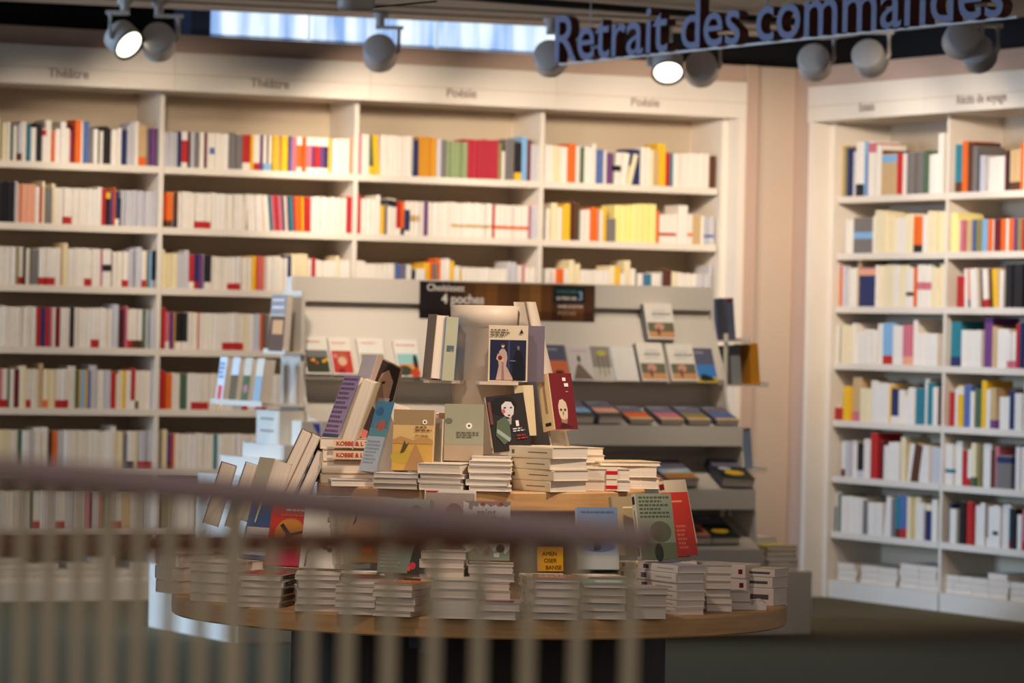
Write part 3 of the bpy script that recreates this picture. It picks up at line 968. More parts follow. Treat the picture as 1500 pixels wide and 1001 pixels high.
# second ring of the lower tier: stacks that carry the standing books
sup = 'support stack'
p, zt = stack(287, Z0, .52, [.035, .035, .035, .035], 'high stack under the maroon book at far left', LG, yaw=-1.1, W=.12, H=.18)
stack(350, Z0, .50, [.035, .035, .04, .03], 'high stack under the blue and beige books', LG, yaw=-.9, W=.12)
stack(395, Z0, .53, [.03, .03, .03], 'hidden stack under the brown leaning books', LG, yaw=-.7, W=.12, cols=['K', 'N', (220, 214, 206)])
stack(450, Z0, .50, [.028, .028, .03], 'inner stack under the red cover', LG, yaw=-.4)
stack(520, Z0, .54, [.025, .03, .03], 'inner stack under the beige cover', LG, yaw=-.2)
stack(585, Z0, .55, [.02, .025, .03], 'inner stack under the grey-green cover', LG, yaw=-.1)
stack(650, Z0, .60, [.022, .024, .022, .022, .023, .023, .02], 'tall inner stack under the torn red corner cover', LG, yaw=-.03, jit=.006)
stack(716, Z0, .615, [.02, .021, .021, .021, .02, .02], 'inner stack under the jigsaw cover', LG, yaw=.03, jit=.005)
stack(800, Z0, .52, [.03, .03, .03], 'inner stack behind the yellow notice', LG, yaw=.1)
stack(885, Z0, .56, [.03, .03, .03], 'inner stack under the blue and white cover', LG, yaw=.3)
stack(960, Z0, .48, [.03, .03, .03, .02], 'inner stack under the green lettered cover', LG, yaw=.6)


def sbook(px, py, r, lean, W, H, Tk, col, label, dyaw=0.0, roll=0.0, group='books standing on the lower tier', oa=None, **k):
    p = ring(px, r, py)
    oa = outang(p) + dyaw if oa is None else oa
    o = Vector((math.cos(oa), math.sin(oa), 0))
    p = p - o * Tk * .9
    return make_book(stand(p, oa, lean, W, H, roll), W, H, Tk, col, label, 'book', group, **k)


CR = (226, 208, 176)
sbook(298, 772, .66, .28, .12, .165, .042, 'M', 'maroon backed book leaning at the far left of the lower tier')
sbook(330, 776, .66, .30, .12, .175, .034, (150, 172, 206), 'blue and white patterned book leaning left, beige page edge', front=[('r', 0, .3, 1, 1, (96, 126, 184)), ('l', .1, .6, .9, .95, 4, 'W'), ('e', .5, .3, .25, .12, 'W')])
sbook(364, 772, .64, .30, .12, .17, .05, (222, 202, 166), 'thick beige-edged book left of the two brown leaning ones')
sbook(392, 742, .55, .42, .12, .21, .03, (120, 96, 78), 'left one of two tall brown leaning books', group='books standing on the lower tier')
sbook(408, 744, .52, .42, .12, .205, .026, (140, 118, 98), 'right one of two tall brown leaning books', group='books standing on the lower tier')
sbook(424, 756, .48, .40, .12, .18, .03, (52, 66, 104), 'navy covered book leaning right of the brown pair', front=[('r', 0, 0, 1, 1, (60, 78, 122)), ('e', .4, .5, .3, .1, (120, 110, 130))])
sbook(447, 770, .45, .40, .11, .17, .034, (222, 198, 160), 'thick beige book leaning beside the oak upper tier')
sbook(374, 822, .66, .30, .13, .165, .018, (96, 114, 150), 'grey-blue book with white lower panel', front=[('r', 0, .45, 1, 1, (70, 92, 140)), ('r', 0.05, .06, .95, .5, 'W'), ('l', .15, .1, .85, .4, 5, 'L')], dyaw=.25)
sbook(418, 832, .66, .28, .115, .165, .02, (206, 52, 44), 'red cover with black crossing figure on yellow disc',
      front=[('r', 0, 0, 1, 1, (204, 58, 44)), ('r', 0, 0, 1, .25, (196, 60, 84)), ('e', .5, .5, .36, .24, (214, 138, 50)), ('p', [(.25, .62), (.32, .66), (.52, .5), (.85, .56), (.85, .52), (.58, .46), (.7, .34), (.64, .31), (.47, .42), (.34, .28), (.28, .31), (.42, .48)], 'K'), ('l', .35, .84, .85, .9, 1, 'W'), ('l', .25, .76, .9, .81, 1, 'O')], dyaw=.45)
nar = sbook(473, 836, .66, .26, .125, .185, .02, (234, 226, 214), 'white cover with tree drawing and small portrait photo',
            front=[('r', .52, .74, .98, .99, (60, 44, 48)), ('e', .68, .86, .1, .11, (190, 150, 130)), ('e', .84, .84, .09, .12, (160, 120, 110)), ('l', .55, .56, .98, .6, 1, 'G'), ('l', .62, .5, .98, .54, 1, 'G'),
                   ('p', [(.1, .02), (.14, .02), (.16, .2), (.3, .3), (.5, .28), (.5, .31), (.3, .34), (.14, .3), (.12, .22)], (84, 84, 84)), ('e', .36, .32, .05, .05, (120, 120, 118)), ('e', .5, .3, .06, .04, (110, 110, 108)), ('e', .26, .33, .04, .04, (110, 110, 108)), ('e', .6, .26, .05, .03, (120, 120, 118))], dyaw=.35)
text_obj('cover_lettering', 'Le narrateur', .017, mat('black_ink', (50, 44, 44), .6), nar, T(.062, .026, .0208))
for i_, (px_, c_) in enumerate(((508, (206, 192, 168)), (519, (190, 176, 150)))):
    sbook(px_, 828, .645, .16, .07, .165, .012, c_, ['first', 'second'][i_] + ' thin page-edged book between the tree cover and beige cover', dyaw=1.2 - .0 * i_)
sbook(537, 826, .655, .18, .11, .165, .016, (196, 166, 130), 'tan cover with a dark bare twig at its left', front=[('r', 0, 0, 1, 1, (192, 158, 122)), ('p', [(.1, .55), (.16, .6), (.22, .82), (.26, .9), (.2, .84), (.14, .66)], (60, 48, 44)), ('r', 0, 0, 1, .35, (150, 110, 64)), ('e', .5, .2, .12, .06, 'O')], dyaw=.1)
sbook(588, 842, .69, .2, .125, .185, .018, (120, 128, 112), 'grey-green misty cover with dark tree and red figure',
      front=[('r', 0, 0, .98, 1, (168, 176, 154)), ('r', 0, 0, 1, .45, (128, 138, 124)), ('p', [(.62, 0), (.98, 0), (.98, .72), (.9, .6), (.8, .5), (.7, .3)], (56, 58, 54)), ('e', .7, .86, .1, .06, (54, 58, 50)), ('e', .78, .8, .05, .05, (54, 58, 50)), ('e', .84, .62, .1, .1, (70, 66, 58)), ('e', .72, .1, .07, .05, (222, 60, 64)), ('r', .62, .03, .68, .09, (222, 90, 90)),
             ('l', .05, .06, .5, .4, 7, (156, 164, 148))])
sbook(656, 806, .60, .1, .12, .14, .015, (180, 160, 146), 'grey-beige cover with a brown leaf figure behind the rail', front=[('e', .6, .6, .2, .22, (140, 92, 66)), ('e', .7, .4, .12, .15, (120, 78, 60)), ('r', 0, 0, 1, .1, (150, 130, 118))])
sbook(656, 812, .54, .08, .125, .158, .028, (236, 228, 220), 'white cover with red torn corner under the upper tier edge',
      front=[('p', [(.02, .98), (.28, .98), (.2, .92), (.2, .86), (.12, .88), (.08, .76), (.04, .84)], 'R'), ('p', [(.62, .92), (.84, .95), (.84, .84), (.78, .88), (.7, .9)], (120, 76, 70)), ('l', .22, .76, .86, .82, 1, 'A'), ('l', .3, .7, .8, .74, 1, 'L'), ('e', .72, .55, .13, .07, (196, 112, 70)), ('l', .05, .55, .5, .6, 1, 'L')])
sai = sbook(712, 822, .64, .12, .115, .145, .018, (232, 226, 216), 'white cover with jigsaw piece border in grey and red',
            front=[('p', [(0, 1), (.12, .96), (.1, .88), (.18, .84), (.2, .92), (.3, .9), (.34, .97), (.42, .9), (.5, .96), (.58, .9), (.66, .97), (.74, .9), (.82, .96), (.9, .9), (1, .95), (1, 1)], (150, 138, 130)), ('e', .4, .95, .05, .03, 'R'), ('e', .62, .96, .06, .03, 'P'), ('e', .8, .95, .05, .03, 'R'),
                   ('l', .08, .68, .95, .76, 1, 'G'), ('p', [(0, 0), (1, 0), (1, .2), (.9, .1), (.8, .24), (.66, .14), (.55, .25), (.4, .1), (.25, .2), (.1, .12), (0, .25)], (150, 160, 140)), ('e', .8, .2, .09, .07, (70, 84, 70)), ('e', .5, .12, .07, .05, (150, 84, 80)), ('e', .2, .12, .06, .05, (190, 160, 90)), ('r', .66, .05, .78, .12, 'W')])
text_obj('cover_lettering', 'saint', .026, mat('grey_ink', (96, 84, 84), .6), sai, T(.032, .0365, .0192))
# yellow notice leaning in front of the inner stacks
p = ring(806, .67, 837)
t = thing('notice_card', 'yellow card with black handwritten capitals below the rail', 'card', stand(p, outang(p), .12, .066, .06))
mb = MB()
mb.box((0, -.03, 0), (.066, .03, .002), lin((244, 178, 30)))
mb.build('card', PRINT, t)
ink = mat('dark_ink', (96, 60, 20), .6)
for i_, s_ in enumerate(('AMEN', 'OSER', 'BANSE')):
    text_obj('lettering', s_, .014, ink, t, T(.012 + .004 * i_, .008 - .017 * i_, .0022))
sbook(877, 836, .66, .18, .105, .155, .016, (200, 208, 222), 'blue and white cover with a dark figure in the sky', spine=[(.1, .3, .3, .7, 'M')],
      front=[('r', 0, .55, 1, 1, (142, 164, 198)), ('r', 0, .3, 1, .55, (196, 206, 220)), ('e', .5, .36, .42, .08, (110, 150, 206)), ('p', [(.38, .3), (.42, .5), (.52, .52), (.58, .34), (.5, .3)], (44, 52, 78)), ('r', 0, 0, 1, .22, (220, 218, 208)), ('l', .1, .9, .9, .95, 1, (100, 130, 180))], dyaw=-.2)
sbook(930, 815, .55, .2, .12, .15, .012, (168, 150, 116), 'plain ochre cover between the sky cover and green cover', front=[('r', .3, .8, .7, .83, 'C'), ('l', .2, .2, .8, .5, 5, (186, 170, 140))])
sbook(966, 822, .62, .22, .11, .168, .018, (226, 218, 204), 'grey-green cover full of lettering with white spine', spine=[(.84, .15, .96, .85, 'K'), (.06, .15, .2, .85, 'K'), (.25, .4, .75, .6, 'G')],
      front=[('r', 0, 0, 1, 1, (146, 152, 128)), ('l', .08, .62, .95, .97, 6, (84, 92, 76)), ('e', .6, .42, .3, .16, (104, 106, 86)), ('r', 0, 0, 1, .25, (112, 120, 92)), ('e', .5, .1, .12, .14, (52, 58, 48))], dyaw=-.25)
sbook(1004, 818, .60, .24, .11, .165, .026, (204, 52, 38), 'bright red cover leaning at the right of the lower tier', spine=[(0, 0, 1, 1, (206, 56, 40)), (.1, .3, .6, .7, (230, 120, 90))],
      front=[('r', 0, 0, 1, 1, (206, 54, 38)), ('l', .3, .1, .7, .5, 6, (232, 120, 90)), ('r', .3, .84, .7, .87, (240, 150, 120))], dyaw=-.15)
sbook(1006, 800, .50, .24, .11, .17, .026, (214, 196, 168), 'taller cream spine behind the bright red cover', spine=[(.86, .2, .95, .8, 'M')], dyaw=-.5)

# ------------------------------------------------------------------ upper tier
ZU = ZUP + .0006
KS = [(.12, .25, .75, .78, 'R')]


def ustack(px, r, spec, desc, **k):
    return stack(px, ZU, r, spec, desc, UG, py=715, **k)


p, z1 = ustack(512, .30, [.026, .032, .03, .03], 'red-lettered stack at the left of the upper tier', W=.17, H=.11, yaw=.25, cols=[(226, 206, 180)])
for k_ in (1, 2):
    # the two red-lettered spines face the camera
    t = thing('spine_band', '%s red lettered paper band on the left upper stack' % ('upper' if k_ == 1 else 'lower'), 'paper band', T(p.x, p.y - .0, z1 - .03 * k_ + .004))
    mb = MB()
    mb.box((-.06, -.0672, 0), (.078, -.0666, .022), lin((222, 196, 166)))
    mb.build('band', PRINT, t, Matrix.Rotation(.25, 4, 'Z'))
    text_obj('lettering', 'KOBBE & L TUTTI', .015, mat('red_ink', (190, 50, 44), .6), t, Matrix.Rotation(.25, 4, 'Z') @ T(-.052, -.0674, .006) @ UP, .0004)
ustack(530, .39, [.018], 'pale grey book in front of the red-lettered stack', W=.16, H=.10, yaw=.12, cols=[(206, 204, 204)])
ustack(592, .375, [.012, .013, .013, .0], 'low stack under the golden landscape cover', W=.115, yaw=.12) if False else ustack(592, .375, [.014, .014, .013], 'low stack under the golden landscape cover', W=.115, yaw=-.25)
ustack(656, .36, [.018, .012, .012, .026], 'front stack with an overhanging top book', W=.11, yaw=-.2)
ustack(718, .345, [.014, .016, .016, .018, .013], 'front stack of five in the middle of the upper tier', W=.105, yaw=-.03)
ustack(803, .35, [.028, .028, .028, .030], 'big stack with pale spines under the clown cover', W=.125, H=.165, yaw=.72, cols=[(230, 214, 184)], spines=[(.12, .45, .55, .55, (120, 104, 84)), (.86, .3, .92, .7, (110, 100, 90))])
ustack(622, .22, [.03] * 5 + [.02, .02], 'tall pile behind the golden landscape cover', W=.115, yaw=.1)
ustack(612, .16, [.03] * 5, 'pile in the shade at the back of the upper tier', W=.12, yaw=-.8)
ustack(835, .18, [.022, .022, .022, .02, .02], 'stack under the maroon portrait cover', W=.10, yaw=.5, cols=[(232, 214, 180)])
ustack(880, .36, [.028, .03], 'wide shaded stack at the right of the upper tier', W=.125, H=.15, yaw=.12, cols=[(222, 208, 186)])
ustack(929, .385, [.03, .033], 'white-spined pair with black emblems at the right rim', W=.10, H=.036, yaw=PI / 2 - .1, cols=[(232, 220, 196)], spines=[(.3, .3, .7, .7, 'K')])
ustack(906, .27, [.03, .03, .012], 'thick books with bright tops behind the red band stack', W=.17, H=.14, yaw=.35, cols=[(234, 216, 180)], top=[('r', 0, 0, 1, 1, (240, 214, 160))])
p = ring(889, .365, 715)
for i_ in range(2):
    t = thing('paper_band', ['lower', 'upper'][i_] + ' red and white paper band round the shaded right stack', 'paper band', lay(p.x, p.y, ZU + .002 + i_ * .029, .12, .03))
    mb = MB()
    mb.box((0, -.0925, 0), (.028, -.078, .026), lin((232, 214, 190)))
    mb.box((-.0005, -.0932, .004 + .008 * i_), (.0285, -.078, .013 + .008 * i_), lin((196, 24, 34)))
    mb.build('band', PRINT, t)
ustack(716, .26, [.028, .02, .018, .02], 'stack behind the front five of the upper tier', W=.10, yaw=.05)

UB = 'books standing on the upper tier'


def ubook(px, py, r, lean, W, H, Tk, col, label, **k):
    return sbook(px, py, r, lean, W, H, Tk, col, label, group=UB, **k)


ubook(480, 652, .335, .36, .12, .19, .012, (170, 140, 180), 'thin booklet with purple patterned cover leaning at the left', dyaw=.35, front=[('r', 0, 0, 1, 1, (190, 166, 196)), ('l', .05, .15, .95, .98, 12, (130, 80, 130)), ('r', 0, 0, 1, .14, (80, 100, 150)), ('r', 0, 0, .3, .06, 'W')])
ubook(536, 648, .28, .0, .10, .225, .055, (186, 176, 180), 'thick book with a large portrait of a dark-haired woman', oa=-PI / 2 + .8, roll=-.36,
      front=[('r', 0, 0, 1, 1, (176, 150, 134)), ('p', [(.2, .98), (.9, .98), (.95, .6), (.8, .5), (.78, .8), (.5, .9), (.3, .82), (.22, .66), (.2, .5), (.12, .6)], (58, 46, 44)), ('p', [(.25, .55), (.3, .82), (.52, .9), (.76, .8), (.78, .6), (.55, .42)], (190, 150, 126)), ('p', [(.32, .72), (.5, .76), (.5, .73), (.34, .69)], (70, 50, 46)), ('p', [(.42, .54), (.82, .6), (.8, .4), (.6, .34)], (214, 206, 200)), ('p', [(0, .1), (.3, .42), (.55, .36), (.7, .0), (0, 0)], (70, 54, 54)), ('r', .05, .02, .4, .12, (210, 120, 120))])
ubook(504, 658, .31, .32, .13, .185, .036, (214, 196, 160), 'thick beige page-edged book leaning left of the portrait book', dyaw=-.15)
ubook(540, 698, .385, .26, .11, .185, .048, (224, 228, 232), 'blue-topped cover with an orange fish', dyaw=-.28, spine=[(.1, .3, .9, .7, 'L')],
      front=[('r', 0, .5, 1, 1, (80, 150, 180)), ('r', 0, .5, 1, .62, (110, 170, 176)), ('e', .62, .66, .22, .08, (214, 110, 84)), ('p', [(.4, .66), (.25, .72), (.28, .6)], (214, 110, 84)), ('e', .3, .86, .2, .06, (60, 120, 160)), ('r', 0, 0, 1, .5, (214, 222, 230)), ('l', .1, .1, .9, .45, 7, (170, 176, 186))])
ubook(603, 691, .385, .12, .105, .155, .02, (196, 160, 104), 'golden landscape cover with a round white emblem', dyaw=.28,
      front=[('r', 0, .5, 1, 1, (216, 178, 116)), ('r', 0, .75, 1, 1, (160, 132, 96)), ('r', 0, 0, 1, .5, (206, 160, 76)), ('e', .3, .22, .34, .12, (190, 160, 60)), ('p', [(.3, .0), (.55, .42), (.6, .42), (.9, 0)], (178, 132, 84)), ('p', [(0, .5), (.2, .56), (.5, .5), (.8, .58), (1, .5), (1, .44), (0, .44)], (186, 142, 84)), ('p', [(.2, .28), (.3, .5), (.34, .42), (.42, .46), (.3, .3)], (96, 66, 44)), ('e', .78, .8, .06, .04, (250, 240, 220)), ('e', .78, .8, .025, .018, (70, 50, 40)), ('l', .55, .64, .95, .74, 2, (120, 90, 60)), ('l', .55, .56, .95, .6, 1, (170, 130, 84))])
ubook(573, 690, .36, .16, .11, .15, .012, (120, 122, 100), 'olive patterned cover just left of the golden landscape', dyaw=-.2, front=[('l', .1, .1, .9, .6, 8, (74, 84, 60)), ('r', .1, .8, .9, .95, (176, 150, 120))])
ubook(679, 676, .29, .04, .10, .145, .018, (150, 148, 126), 'grey-green cover with round emblem beside the column', dyaw=.12,
      front=[('r', 0, 0, 1, 1, (158, 156, 134)), ('e', .62, .62, .08, .055, (246, 236, 220)), ('e', .62, .62, .03, .02, (70, 60, 50)), ('e', .1, .7, .1, .05, (110, 110, 96)), ('l', .3, .4, .9, .52, 3, (104, 100, 86)), ('r', 0, 0, 1, .28, (176, 154, 130))])
ubook(650, 680, .28, .04, .035, .13, .012, (196, 150, 110), 'narrow dark-spined book between the pile and grey-green cover', front=[('r', 0, 0, 1, 1, (176, 132, 100)), ('r', .3, .2, .9, .6, (90, 84, 92)), ('r', .3, .6, .9, .8, (150, 126, 104))])
ubook(628, 682, .31, .04, .07, .12, .015, (176, 156, 132), 'translucent-looking grey-beige spine before the tall pile', front=[('r', 0, 0, 1, 1, (164, 148, 128))])
ubook(751, 662, .30, .16, .10, .145, .016, (234, 216, 184), 'dark cover with a white-faced woman and red cheek', roll=.14, dyaw=-.05, spine=[(.05, .2, .1, .8, 'K'), (.3, .4, .9, .6, (170, 150, 120))],
      front=[('r', 0, 0, 1, 1, (40, 32, 32)), ('e', .42, .8, .36, .17, (22, 18, 20)), ('p', [(.36, .7), (.38, .82), (.5, .88), (.64, .86), (.7, .76), (.66, .64), (.56, .58), (.44, .62)], (206, 196, 198)), ('e', .41, .71, .05, .04, (186, 92, 90)), ('e', .46, .77, .035, .014, (60, 44, 50)), ('e', .62, .76, .03, .014, (60, 44, 50)), ('e', .54, .63, .035, .014, (150, 50, 56)), ('p', [(.4, .6), (.5, .56), (.6, .6), (.56, .46), (.3, .5)], (150, 150, 140)), ('p', [(.12, .3), (.2, .55), (.42, .62), (.52, .5), (.5, .2), (.3, .12)], (84, 96, 76)), ('p', [(.15, .35), (.45, .16), (.5, .22), (.18, .42)], (150, 160, 150)), ('r', .68, .42, .76, .52, (230, 220, 210)), ('l', .58, .32, .94, .4, 2, 'L'), ('l', .66, .18, .94, .28, 2, (150, 50, 50)), ('r', .02, .5, .1, .9, (110, 60, 60))])
ubook(829, 634, .24, .2, .09, .148, .042, (232, 206, 160), 'maroon cover with a bald man in engraving', oa=-PI / 2 + .85, spine=[(.08, .25, .14, .75, 'K'), (.3, .4, .9, .6, (170, 140, 100))],
      front=[('r', 0, 0, 1, 1, (112, 32, 38)), ('p', [(.24, .3), (.24, .42), (.32, .52), (.46, .54), (.6, .48), (.64, .36), (.6, .2), (.5, .1), (.34, .12)], (210, 186, 162)), ('p', [(.3, .2), (.42, .17), (.6, .2), (.52, .08), (.38, .08)], (160, 120, 104)), ('p', [(.2, .03), (.34, .12), (.52, .1), (.8, .03)], (70, 30, 32)), ('e', .34, .35, .05, .02, (90, 50, 44)), ('e', .52, .35, .05, .02, (90, 50, 44)), ('r', .4, .26, .44, .32, (150, 110, 90)), ('r', .55, .86, .7, .92, 'W'), ('r', .6, .76, .78, .82, 'W'), ('r', .62, .66, .74, .68, 'P')])
ubook(778, 640, .22, .1, .05, .13, .03, (228, 206, 166), 'cream spine tucked behind the clown cover', oa=-PI / 2 + 1.1)


# books on the ledges of the column
def lbook(px, Y, W, H, Tk, col, label, oa, lean=.06, **k):
    p = at_y(px, 555, Y)
    p.z = LED_R + .0006
    return make_book(stand(p, oa, lean, W, H), W, H, Tk, col, label, 'book', 'books on the column ledges', **k)


lbook(744, YC - .155, .10, .145, .022, (226, 206, 166), 'cover with a woman in a long pale gown on a dark blue painting', -PI / 2 - .06, .0,
      front=[('r', 0, 0, 1, 1, (214, 198, 172)), ('r', .04, .02, .97, .74, (34, 38, 66)), ('r', .5, .04, .55, .73, (60, 66, 96)), ('p', [(.2, .03), (.27, .28), (.24, .42), (.28, .54), (.34, .585), (.41, .58), (.47, .52), (.49, .42), (.46, .28), (.66, .03)], (186, 156, 146)), ('p', [(.34, .03), (.35, .4), (.38, .4), (.42, .03)], (146, 116, 112)), ('p', [(.24, .5), (.2, .4), (.3, .34), (.42, .36), (.4, .4), (.3, .4)], (206, 170, 146)), ('e', .3, .42, .055, .04, (110, 34, 36)), ('e', .37, .635, .04, .035, (220, 186, 158)), ('e', .37, .66, .035, .02, (90, 60, 50)), ('p', [(.64, .03), (.66, .4), (.72, .56), (.86, .52), (.92, .3), (.92, .03)], (22, 24, 34)), ('e', .77, .6, .035, .04, (120, 100, 96)), ('r', .56, .36, .7, .38, (120, 110, 110)), ('l', .05, .8, .6, .94, 3, (110, 92, 80)), ('p', [(.8, .86), (.84, .94), (.9, .86)], 'K')],
      spine=[(.06, .3, .12, .7, 'K'), (.3, .4, .9, .6, (170, 150, 120))])
lbook(766, YC - .10, .10, .145, .03, (110, 100, 112), 'dark grey book behind the pale gown cover', -PI / 2 + .15, .0)
lbook(640, YC - .075, .11, .165, .034, (110, 150, 206), 'left ledge book with blue cover and pale green spine', .22, -.06, spine=[(0, 0, 1, 1, (176, 176, 150)), (.45, .2, .55, .8, (90, 120, 150))],
      front=[('r', 0, 0, 1, 1, (110, 150, 206)), ('e', .5, .65, .3, .12, 'W'), ('r', 0, 0, 1, .3, (160, 180, 200))])
lbook(642, YC - .07, .11, .168, .032, (150, 132, 112), 'left ledge book with brown-grey cover beside the column', PI + .22, .08)

# ------------------------------------------------------------------ long display unit behind the table
g = thing('display_unit', 'long white stepped display unit with tilted shelves behind the table', 'display unit', FG)
GL = -2.73
UL, UR = -2.30, -.284
mb = MB()
mb.box((GL, 0, 0.0), (0, .95, .27), bev=.01)
mb.build('plinth', M_GOND, g)
mb = MB()
mb.box((GL + .3, -.01, .0), (-.1, .0, .02))
mb.build('plinth_edge', M_GOND, g)
mb = MB()
mb.box((UL, .47, .27), (UR, .50, 1.50))
mb.build('back_panel', M_GOND, g)
mb = MB()
mb.box((UL, .445, 1.40), (UR, .47, 1.503))
mb.build('top_band', M_GOND, g)
# end panels with a stepped, curved outline
prof = [(.50, .27), (.50, 1.50), (.45, 1.50), (.44, 1.36), (.40, 1.25), (.35, 1.16), (.32, 1.08), (.30, 1.0), (.26, .93), (.18, .88), (.16, .80), (.14, .70), (.05, .62), (.04, .52), (.02, .40), (.01, .27)]
for uu in (UL - .012, UR):
    mb = MB()
    mb.prism(prof, uu, uu + .012, axis='x')
    mb.build('end_panel', M_GOND, g)


def tilt_shelf(v0, z0, v1, z1, lip, nm):
    """board from the front edge (v0,z0) up to the back (v1,z1) with a front lip"""
    mb = MB()
    mb.prism([(v0, z0), (v1, z1), (v1, z1 - .012), (v0, z0 - .012)], UL, UR, axis='x')
    mb.build(nm, M_GOND, g)
    mb = MB()
    mb.prism([(v0 - .006, z0 - lip), (v0 - .006, z0 + .012), (v0, z0 + .012), (v0, z0 - lip)], UL, UR, axis='x')
    mb.build('lip', M_GOND, g)


tilt_shelf(.32, 1.085, .45, 1.36, .012, 'tilted_panel')
tilt_shelf(.15, .885, .42, .98, .075, 'tilted_shelf')
tilt_shelf(.03, .615, .40, .77, .075, 'tilted_shelf')
tilt_shelf(-.05, .36, .40, .56, .06, 'tilted_shelf')
tilt_shelf(.32, 1.085, .45, 1.087, .012, 'ledge')


def gpt(px, py, v):
    return hit_w(px, py, FG, v)


GC = 'face-out books on the display unit'


def gbook(px, py, v, W, H, Tk, label, front, col=(220, 212, 204), lean=.42, yaw=0.0):
    q_ = gpt(px, py, v)
    P_ = FG @ q_
    oa = AL - PI / 2 + yaw
    return make_book(stand(P_, oa, lean, W, H), W, H, Tk, col, label, 'book', GC, front=front)


RS = (96, 98, 118)
f_photo = lambda sky, gnd, mid: [('r', 0, 0, 1, 1, (232, 224, 212)), ('r', .05, .04, .95, .58, sky), ('r', .05, .04, .95, .28, gnd), ('e', .5, .3, .2, .14, mid), ('l', .15, .84, .9, .9, 1, (220, 140, 120))]
gbook(466, 550, .318, .115, .17, .014, 'white cover with a dark garden of orange flowers', [('r', 0, 0, 1, 1, (234, 226, 212)), ('r', .05, .04, .95, .64, (60, 62, 44)), ('r', .05, .45, .95, .64, (120, 116, 112))] + [('e', random.uniform(.15, .9), random.uniform(.1, .4), .06, .04, random.choice(['O', 'R', 'Y'])) for _ in range(8)] + [('l', .1, .84, .9, .9, 1, (216, 150, 130))])
gbook(503, 551, .318, .10, .17, .014, 'white cover with a red-haired figure among red flowers', [('r', 0, 0, 1, 1, (236, 224, 208)), ('r', .05, .04, .95, .64, (196, 60, 50)), ('e', .5, .45, .28, .14, (176, 96, 60)), ('e', .5, .36, .2, .12, (226, 176, 144)), ('e', .2, .5, .1, .07, (230, 120, 130)), ('e', .4, .1, .16, .06, (140, 30, 36)), ('l', .1, .82, .9, .88, 1, (216, 150, 130))])
gbook(548, 552, .318, .12, .17, .014, 'white cover with an olive photograph partly behind the portrait book', f_photo((150, 150, 116), (120, 116, 84), (90, 80, 60)))
gbook(600, 554, .318, .11, .17, .014, 'white cover with a turquoise sky and dark silhouette', [('r', 0, 0, 1, 1, (236, 228, 216)), ('r', .05, .04, .95, .62, (150, 200, 196)), ('r', .05, .04, .95, .34, (222, 150, 90)), ('e', .3, .16, .3, .14, (66, 70, 50)), ('e', .8, .4, .1, .2, (50, 36, 34)), ('e', .72, .1, .2, .12, (196, 70, 40)), ('l', .1, .82, .9, .88, 1, (206, 120, 120))])
gbook(816, 559, .318, .115, .165, .016, 'grey and orange cover with a small black motif', [('r', 0, .55, 1, 1, RS), ('r', 0, 0, 1, .55, (220, 118, 78)), ('e', .6, .22, .2, .05, (40, 34, 40)), ('l', .1, .84, .7, .9, 1, 'L')])
gbook(853, 560, .318, .115, .165, .016, 'pale cover with a woman in a wide grey gown', [('r', 0, 0, 1, 1, (216, 208, 204)), ('p', [(.1, .04), (.3, .4), (.42, .5), (.55, .4), (.95, .04)], (130, 112, 96)), ('e', .45, .62, .07, .1, (90, 76, 66)), ('l', .2, .82, .9, .88, 1, (206, 160, 150))])
gbook(886, 561, .318, .11, .165, .014, 'grey cover of bare trunks with a yellow title', [('r', 0, 0, 1, 1, (150, 140, 130)), ('r', 0, 0, 1, .4, (206, 196, 182)), ('r', .3, .2, .34, .8, (96, 90, 84)), ('r', .5, .15, .54, .8, (96, 90, 84)), ('r', .68, .2, .72, .8, (96, 90, 84)), ('e', .5, .8, .22, .08, (190, 180, 84))])
gbook(916, 561, .318, .12, .16, .02, 'almost blank glossy white cover', [('r', 0, 0, 1, 1, (228, 224, 214)), ('r', 0, 0, .06, 1, (180, 190, 200))])
tw = [('r', 0, 0, 1, 1, (232, 224, 210)), ('r', .04, .04, .97, .46, (110, 106, 84)), ('r', .04, .04, .97, .2, (206, 150, 100)), ('e', .45, .34, .18, .1, (206, 150, 130)), ('e', .4, .2, .05, .12, (110, 70, 50)), ('l', .3, .76, .9, .82, 1, 'L'), ('l', .25, .66, .95, .74, 1, 'G'), ('l', .3, .58, .8, .64, 1, 'L')]
gbook(956, 562, .318, .13, .18, .03, 'left of two twin white covers with a picnic photo', tw, (120, 124, 130))
gbook(1000, 562, .312, .13, .175, .03, 'right of two twin white covers with a picnic photo', tw)
gbook(1035, 563, .318, .10, .165, .016, 'grey-headed cover with blue sky and black hill', [('r', 0, .52, 1, 1, RS), ('r', 0, 0, 1, .52, (66, 130, 196)), ('r', 0, 0, 1, .16, (206, 170, 60)), ('p', [(.1, .1), (.3, .26), (.7, .18), (.9, .06), (.3, .04)], (36, 44, 40)), ('l', .1, .84, .7, .9, 1, 'L')])
gbook(966, 500, .385, .14, .165, .03, 'single white cover with picnic photo on the higher row', tw, (110, 114, 120), lean=.35)


def flat_g(px, py, v, z0, W, H, Tk, label, front, col=(70, 74, 92), slope=.34, yaw=0.0):
    q_ = gpt(px, py, v)
    M = FG @ T(q_.x, v, z0) @ Matrix.Rotation(slope, 4, 'X') @ Matrix.Rotation(yaw, 4, 'Z') @ T(-W / 2, H / 2, 0)
    return make_book(M, W, H, Tk, col, label, 'book', GC, front=front)


def gf(*a):
    return [('r', 0, 0, 1, 1, (112, 108, 124))] + list(a) + [('l', .1, .82, .7, .9, 1, 'L')]


